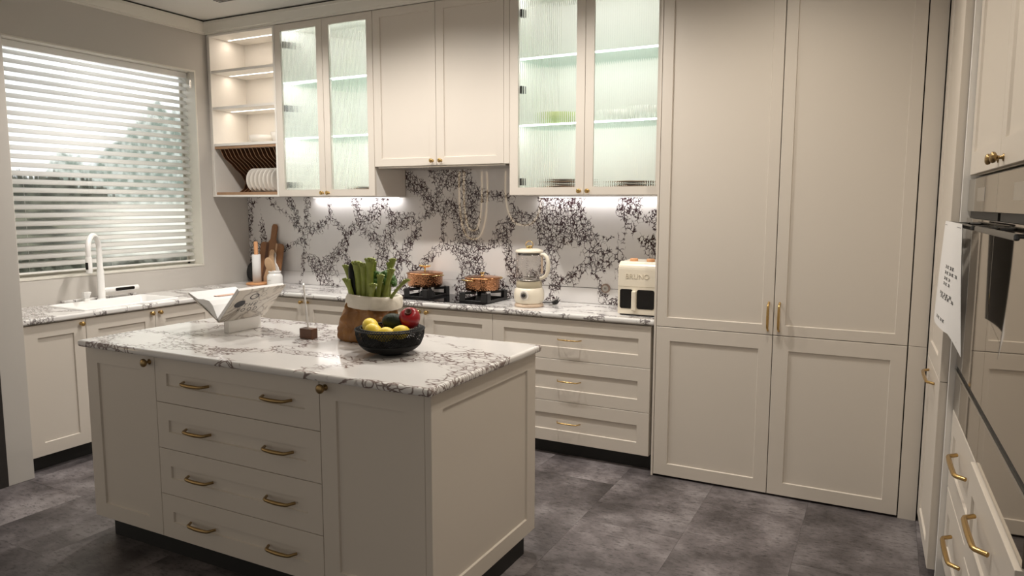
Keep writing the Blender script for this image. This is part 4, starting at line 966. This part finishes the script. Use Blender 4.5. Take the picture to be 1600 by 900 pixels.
# wire bowl with fruit
BX, BY = 3.052, -2.110
t = thing('wire_bowl', 'black wire mesh fruit bowl with a thick rim on the island', 'fruit bowl', (BX, BY, IZ))
RB, HB = .119, .108
def bprof(q): return (.046+(RB-.046)*math.sin(q*PI/2)**.85, .016+(HB-.016)*(q**1.7))
MB().lathe([(.048, .0006), (.050, .003), (.048, .018), (.044, .018), (.043, .003)], (0, 0, 0), 36, cap=False).build('foot', 'wire', t, solid=.001)
MB().lathe([(.001, .016), (.048, .018)], (0, 0, 0), 36).build('base', 'wire', t)
s = MB(); NW = 64
for sgn in (-1, 1):
    for k in range(NW):
        pts = []
        for i in range(9):
            q = i/8; r_, z_ = bprof(q); a_ = 2*PI*k/NW+sgn*q*.9; pts.append((r_*math.cos(a_), r_*math.sin(a_), z_))
        s.tube(pts, .0012, 3, cap=False)
o = s.build('mesh', 'wire', t); o['kind'] = 'stuff'
s = MB(); NW = 84
for sgn in (-1, 1):
    for k in range(NW):
        pts = []
        for i in range(9):
            q = i/8; r_ = 0.050+.090*math.sin(q*PI/2)**.8; z_ = .010+.094*q**1.8; a_ = 2*PI*k/NW+sgn*q*1.0; pts.append((r_*math.cos(a_), r_*math.sin(a_), z_))
        s.tube(pts, .0012, 3, cap=False)
o = s.build('outer_mesh', 'wire', t); o['kind'] = 'stuff'
MB().rings([[((.052+.090*math.sin(q*PI/2)**.8)*math.cos(2*PI*j/40), (.052+.090*math.sin(q*PI/2)**.8)*math.sin(2*PI*j/40), .009+.094*q**1.8) for j in range(40)] for q in (0, .1, .2, .3, .4, .5, .58)], cap=False).build('lower_shell', 'wire', t, solid=.001)
s = MB()
for sgn in (-1, 1):
    for k in range(NW):
        s.tube([((RB+(.140-RB)*i/3)*math.cos(2*PI*k/NW+sgn*i*.05), (RB+(.140-RB)*i/3)*math.sin(2*PI*k/NW+sgn*i*.05), HB+(.104-HB)*i/3+.004*math.sin(PI*i/3)) for i in range(4)], .0014, 3, cap=False)
o = s.build('rim_mesh', 'wire', t); o['kind'] = 'stuff'
MB().tube([(.140*math.cos(2*PI*i/56), .140*math.sin(2*PI*i/56), .104) for i in range(57)], .003, 8).build('outer_rim', 'wire', t)
s = MB(); s.tube([(RB*math.cos(2*PI*i/48), RB*math.sin(2*PI*i/48), HB) for i in range(49)], .0032, 8); s.build('rim', 'wire', t)
fruit = [('lemon', -.060, -.050, .116, .036, 'lemon', 'yellow lemon at the left rim of the wire bowl, the highest lemon'), ('lemon', -.026, -.074, .102, .035, 'lemon', 'yellow lemon in front of the leftmost lemon in the wire bowl'),
         ('lemon', .030, -.072, .092, .034, 'lemon', 'yellow lemon low at the front of the wire bowl, below the avocado'), ('lemon', .080, -.040, .100, .032, 'lemon', 'yellow lemon on the right of the wire bowl under the red apple')]
for nm, dx, dy, dz, r, m, lab in fruit:
    s = MB(); pr = []
    for i in range(15):
        q = i/14; x = -1+2*q; rad = math.sqrt(max(0, 1-x*x))*.88; pr.append((max(.02, rad)*r, x*r*1.15+(.10*r*(abs(x)**8)*(1 if x > 0 else -1))))
    s.rings([[(h_, a*math.cos(2*PI*j/20), a*math.sin(2*PI*j/20)) for j in range(20)] for a, h_ in pr]); ob = s.build('lemon', m, smooth_all=True); ob.location = (BX+dx, BY+dy, IZ+dz); ob.rotation_euler = (.2, .25*(1 if dx < 0 else -1), dx*9); tag(ob, lab, 'lemon', 'lemons in the wire bowl')
ob = MB().ball((0, 0, 0), 1, 24, 14, sx=.052, sy=.036, sz=.034).build('avocado', 'avocado'); ob.location = (BX+.012, BY+.008, IZ+.132); tag(ob, 'dark green avocado in the middle of the wire bowl', 'avocado')
t = thing('pomegranate', 'round red fruit with a dark hollow crown, right in the wire bowl', 'fruit', (BX+.078, BY+.030, IZ+.148)); t.rotation_euler = (math.radians(38), math.radians(18), 0)
MB().lathe([(.001, -.040), (.02, -.038), (.036, -.024), (.043, 0), (.040, .020), (.028, .034), (.016, .037), (.010, .030), (.001, .026)], (0, 0, 0), 28).build('skin', 'red', t)
MB().lathe([(.009, .027), (.013, .034), (.014, .044), (.012, .044), (.006, .030), (.001, .029)], (0, 0, 0), 10).build('crown', 'redd', t)
# ================================================================== CEILING FITTINGS, PENDANTS
t = thing('ceiling_vent', 'slotted air vent in the ceiling above the open shelves', 'vent', (.80, -.75, CEIL-.001))
MB().box(-.22, .32, -.040, .040, -.004, 0).build('frame', 'whitem', t)
for k in range(3): MB().box(-.215, .315, -.030+k*.024, -.018+k*.024, -.0075, -.0042).build('slat', 'steeld', t)
place = ['over the drawers by the air fryer', 'over the hob', 'over the back corner', 'over the sink', 'in front of the tall cupboard', 'over the passage beside the island', 'at the end of the island', 'near the ovens']
for (x, y, e, c, colr, aim), pl_ in zip(SPOTS, place):
    t = thing('downlight', 'small round recessed ceiling downlight %s' % pl_, 'ceiling light', (x, y, CEIL), 0, 'recessed ceiling downlights')
    MB().lathe([(.036, -.001), (.050, -.001), (.050, -.007), (.036, -.012)], (0, 0, 0), 28, cap=False).build('trim_ring', 'whitem', t, solid=.001)
    MB().lathe([(.034, -.0015), (.001, -.0015)], (0, 0, 0), 24, cap=False).build('lens', 'lampface', t)
def pendant(x, y, z0, z1, hw, rz, label):
    t = thing('pendant_lamp', label, 'pendant lamp', (x, y, 0), rz); zc, hh = (z0+z1)/2, (z1-z0)/2; 
    P = [(hw*math.copysign(abs(math.cos(a_))**.75, math.cos(a_)), 0, zc+hh*math.copysign(abs(math.sin(a_))**.9, math.sin(a_))) for a_ in [2*PI*i/48 for i in range(49)]]
    MB().tube(P, .009, 8).build('loop', 'ring', t); MB().tube([(0, 0, z1), (0, 0, CEIL)], .003, 6).build('cable', 'black', t)
pendant(-.08, -3.9, 1.20, 2.35, .12, -.57, 'tall glowing loop pendant lamp, the nearer loop of the pair behind the pillar')
pendant(-.17, -4.06, 1.08, 2.45, .19, -.57, 'tall glowing loop pendant lamp, the wider outer loop of the pair behind the pillar')
pendant(.62, -4.0, 1.28, 2.3, .24, -.57, 'glowing loop pendant lamp, standing alone nearer the room')

# ================================================================== LED light from the strips
for L_ in LEDS:
    cool = len(L_) == 5
    d = bpy.data.lights.new('strip_light', 'AREA'); d.shape = 'RECTANGLE'; d.size = L_[3]; d.size_y = .012; d.energy = .75 if not cool else 1.5; d.color = (.96, 1.0, .97) if cool else (1.0, .86, .72)
    o = bpy.data.objects.new('strip_light', d); COL.objects.link(o); o.location = L_[:3]; o.rotation_euler = (math.radians(38) if cool else 0, 0, 0)
for x0, x1 in ((.76, 1.60), (2.74, 3.66)):
    t = thing('under_cabinet_light', 'slim white light bar under the %s glazed wall cabinet' % ('left' if x0 < 2 else 'right'), 'light bar')
    MB().box(x0, x1, -.045, -.025, ZB-.007, ZB-.0005).build('housing', 'whitem', t); MB().box(x0+.005, x1-.005, -.042, -.028, ZB-.0085, ZB-.0072).build('diffuser', 'led_w', t)
    d = bpy.data.lights.new('bar_light', 'AREA'); d.shape = 'RECTANGLE'; d.size = x1-x0; d.size_y = .012; d.energy = .85; d.color = (1.0, .97, .97)
    o = bpy.data.objects.new('bar_light', d); COL.objects.link(o); o.location = ((x0+x1)/2, -.035, ZB-.011); o.rotation_euler = (math.radians(8), 0, 0)
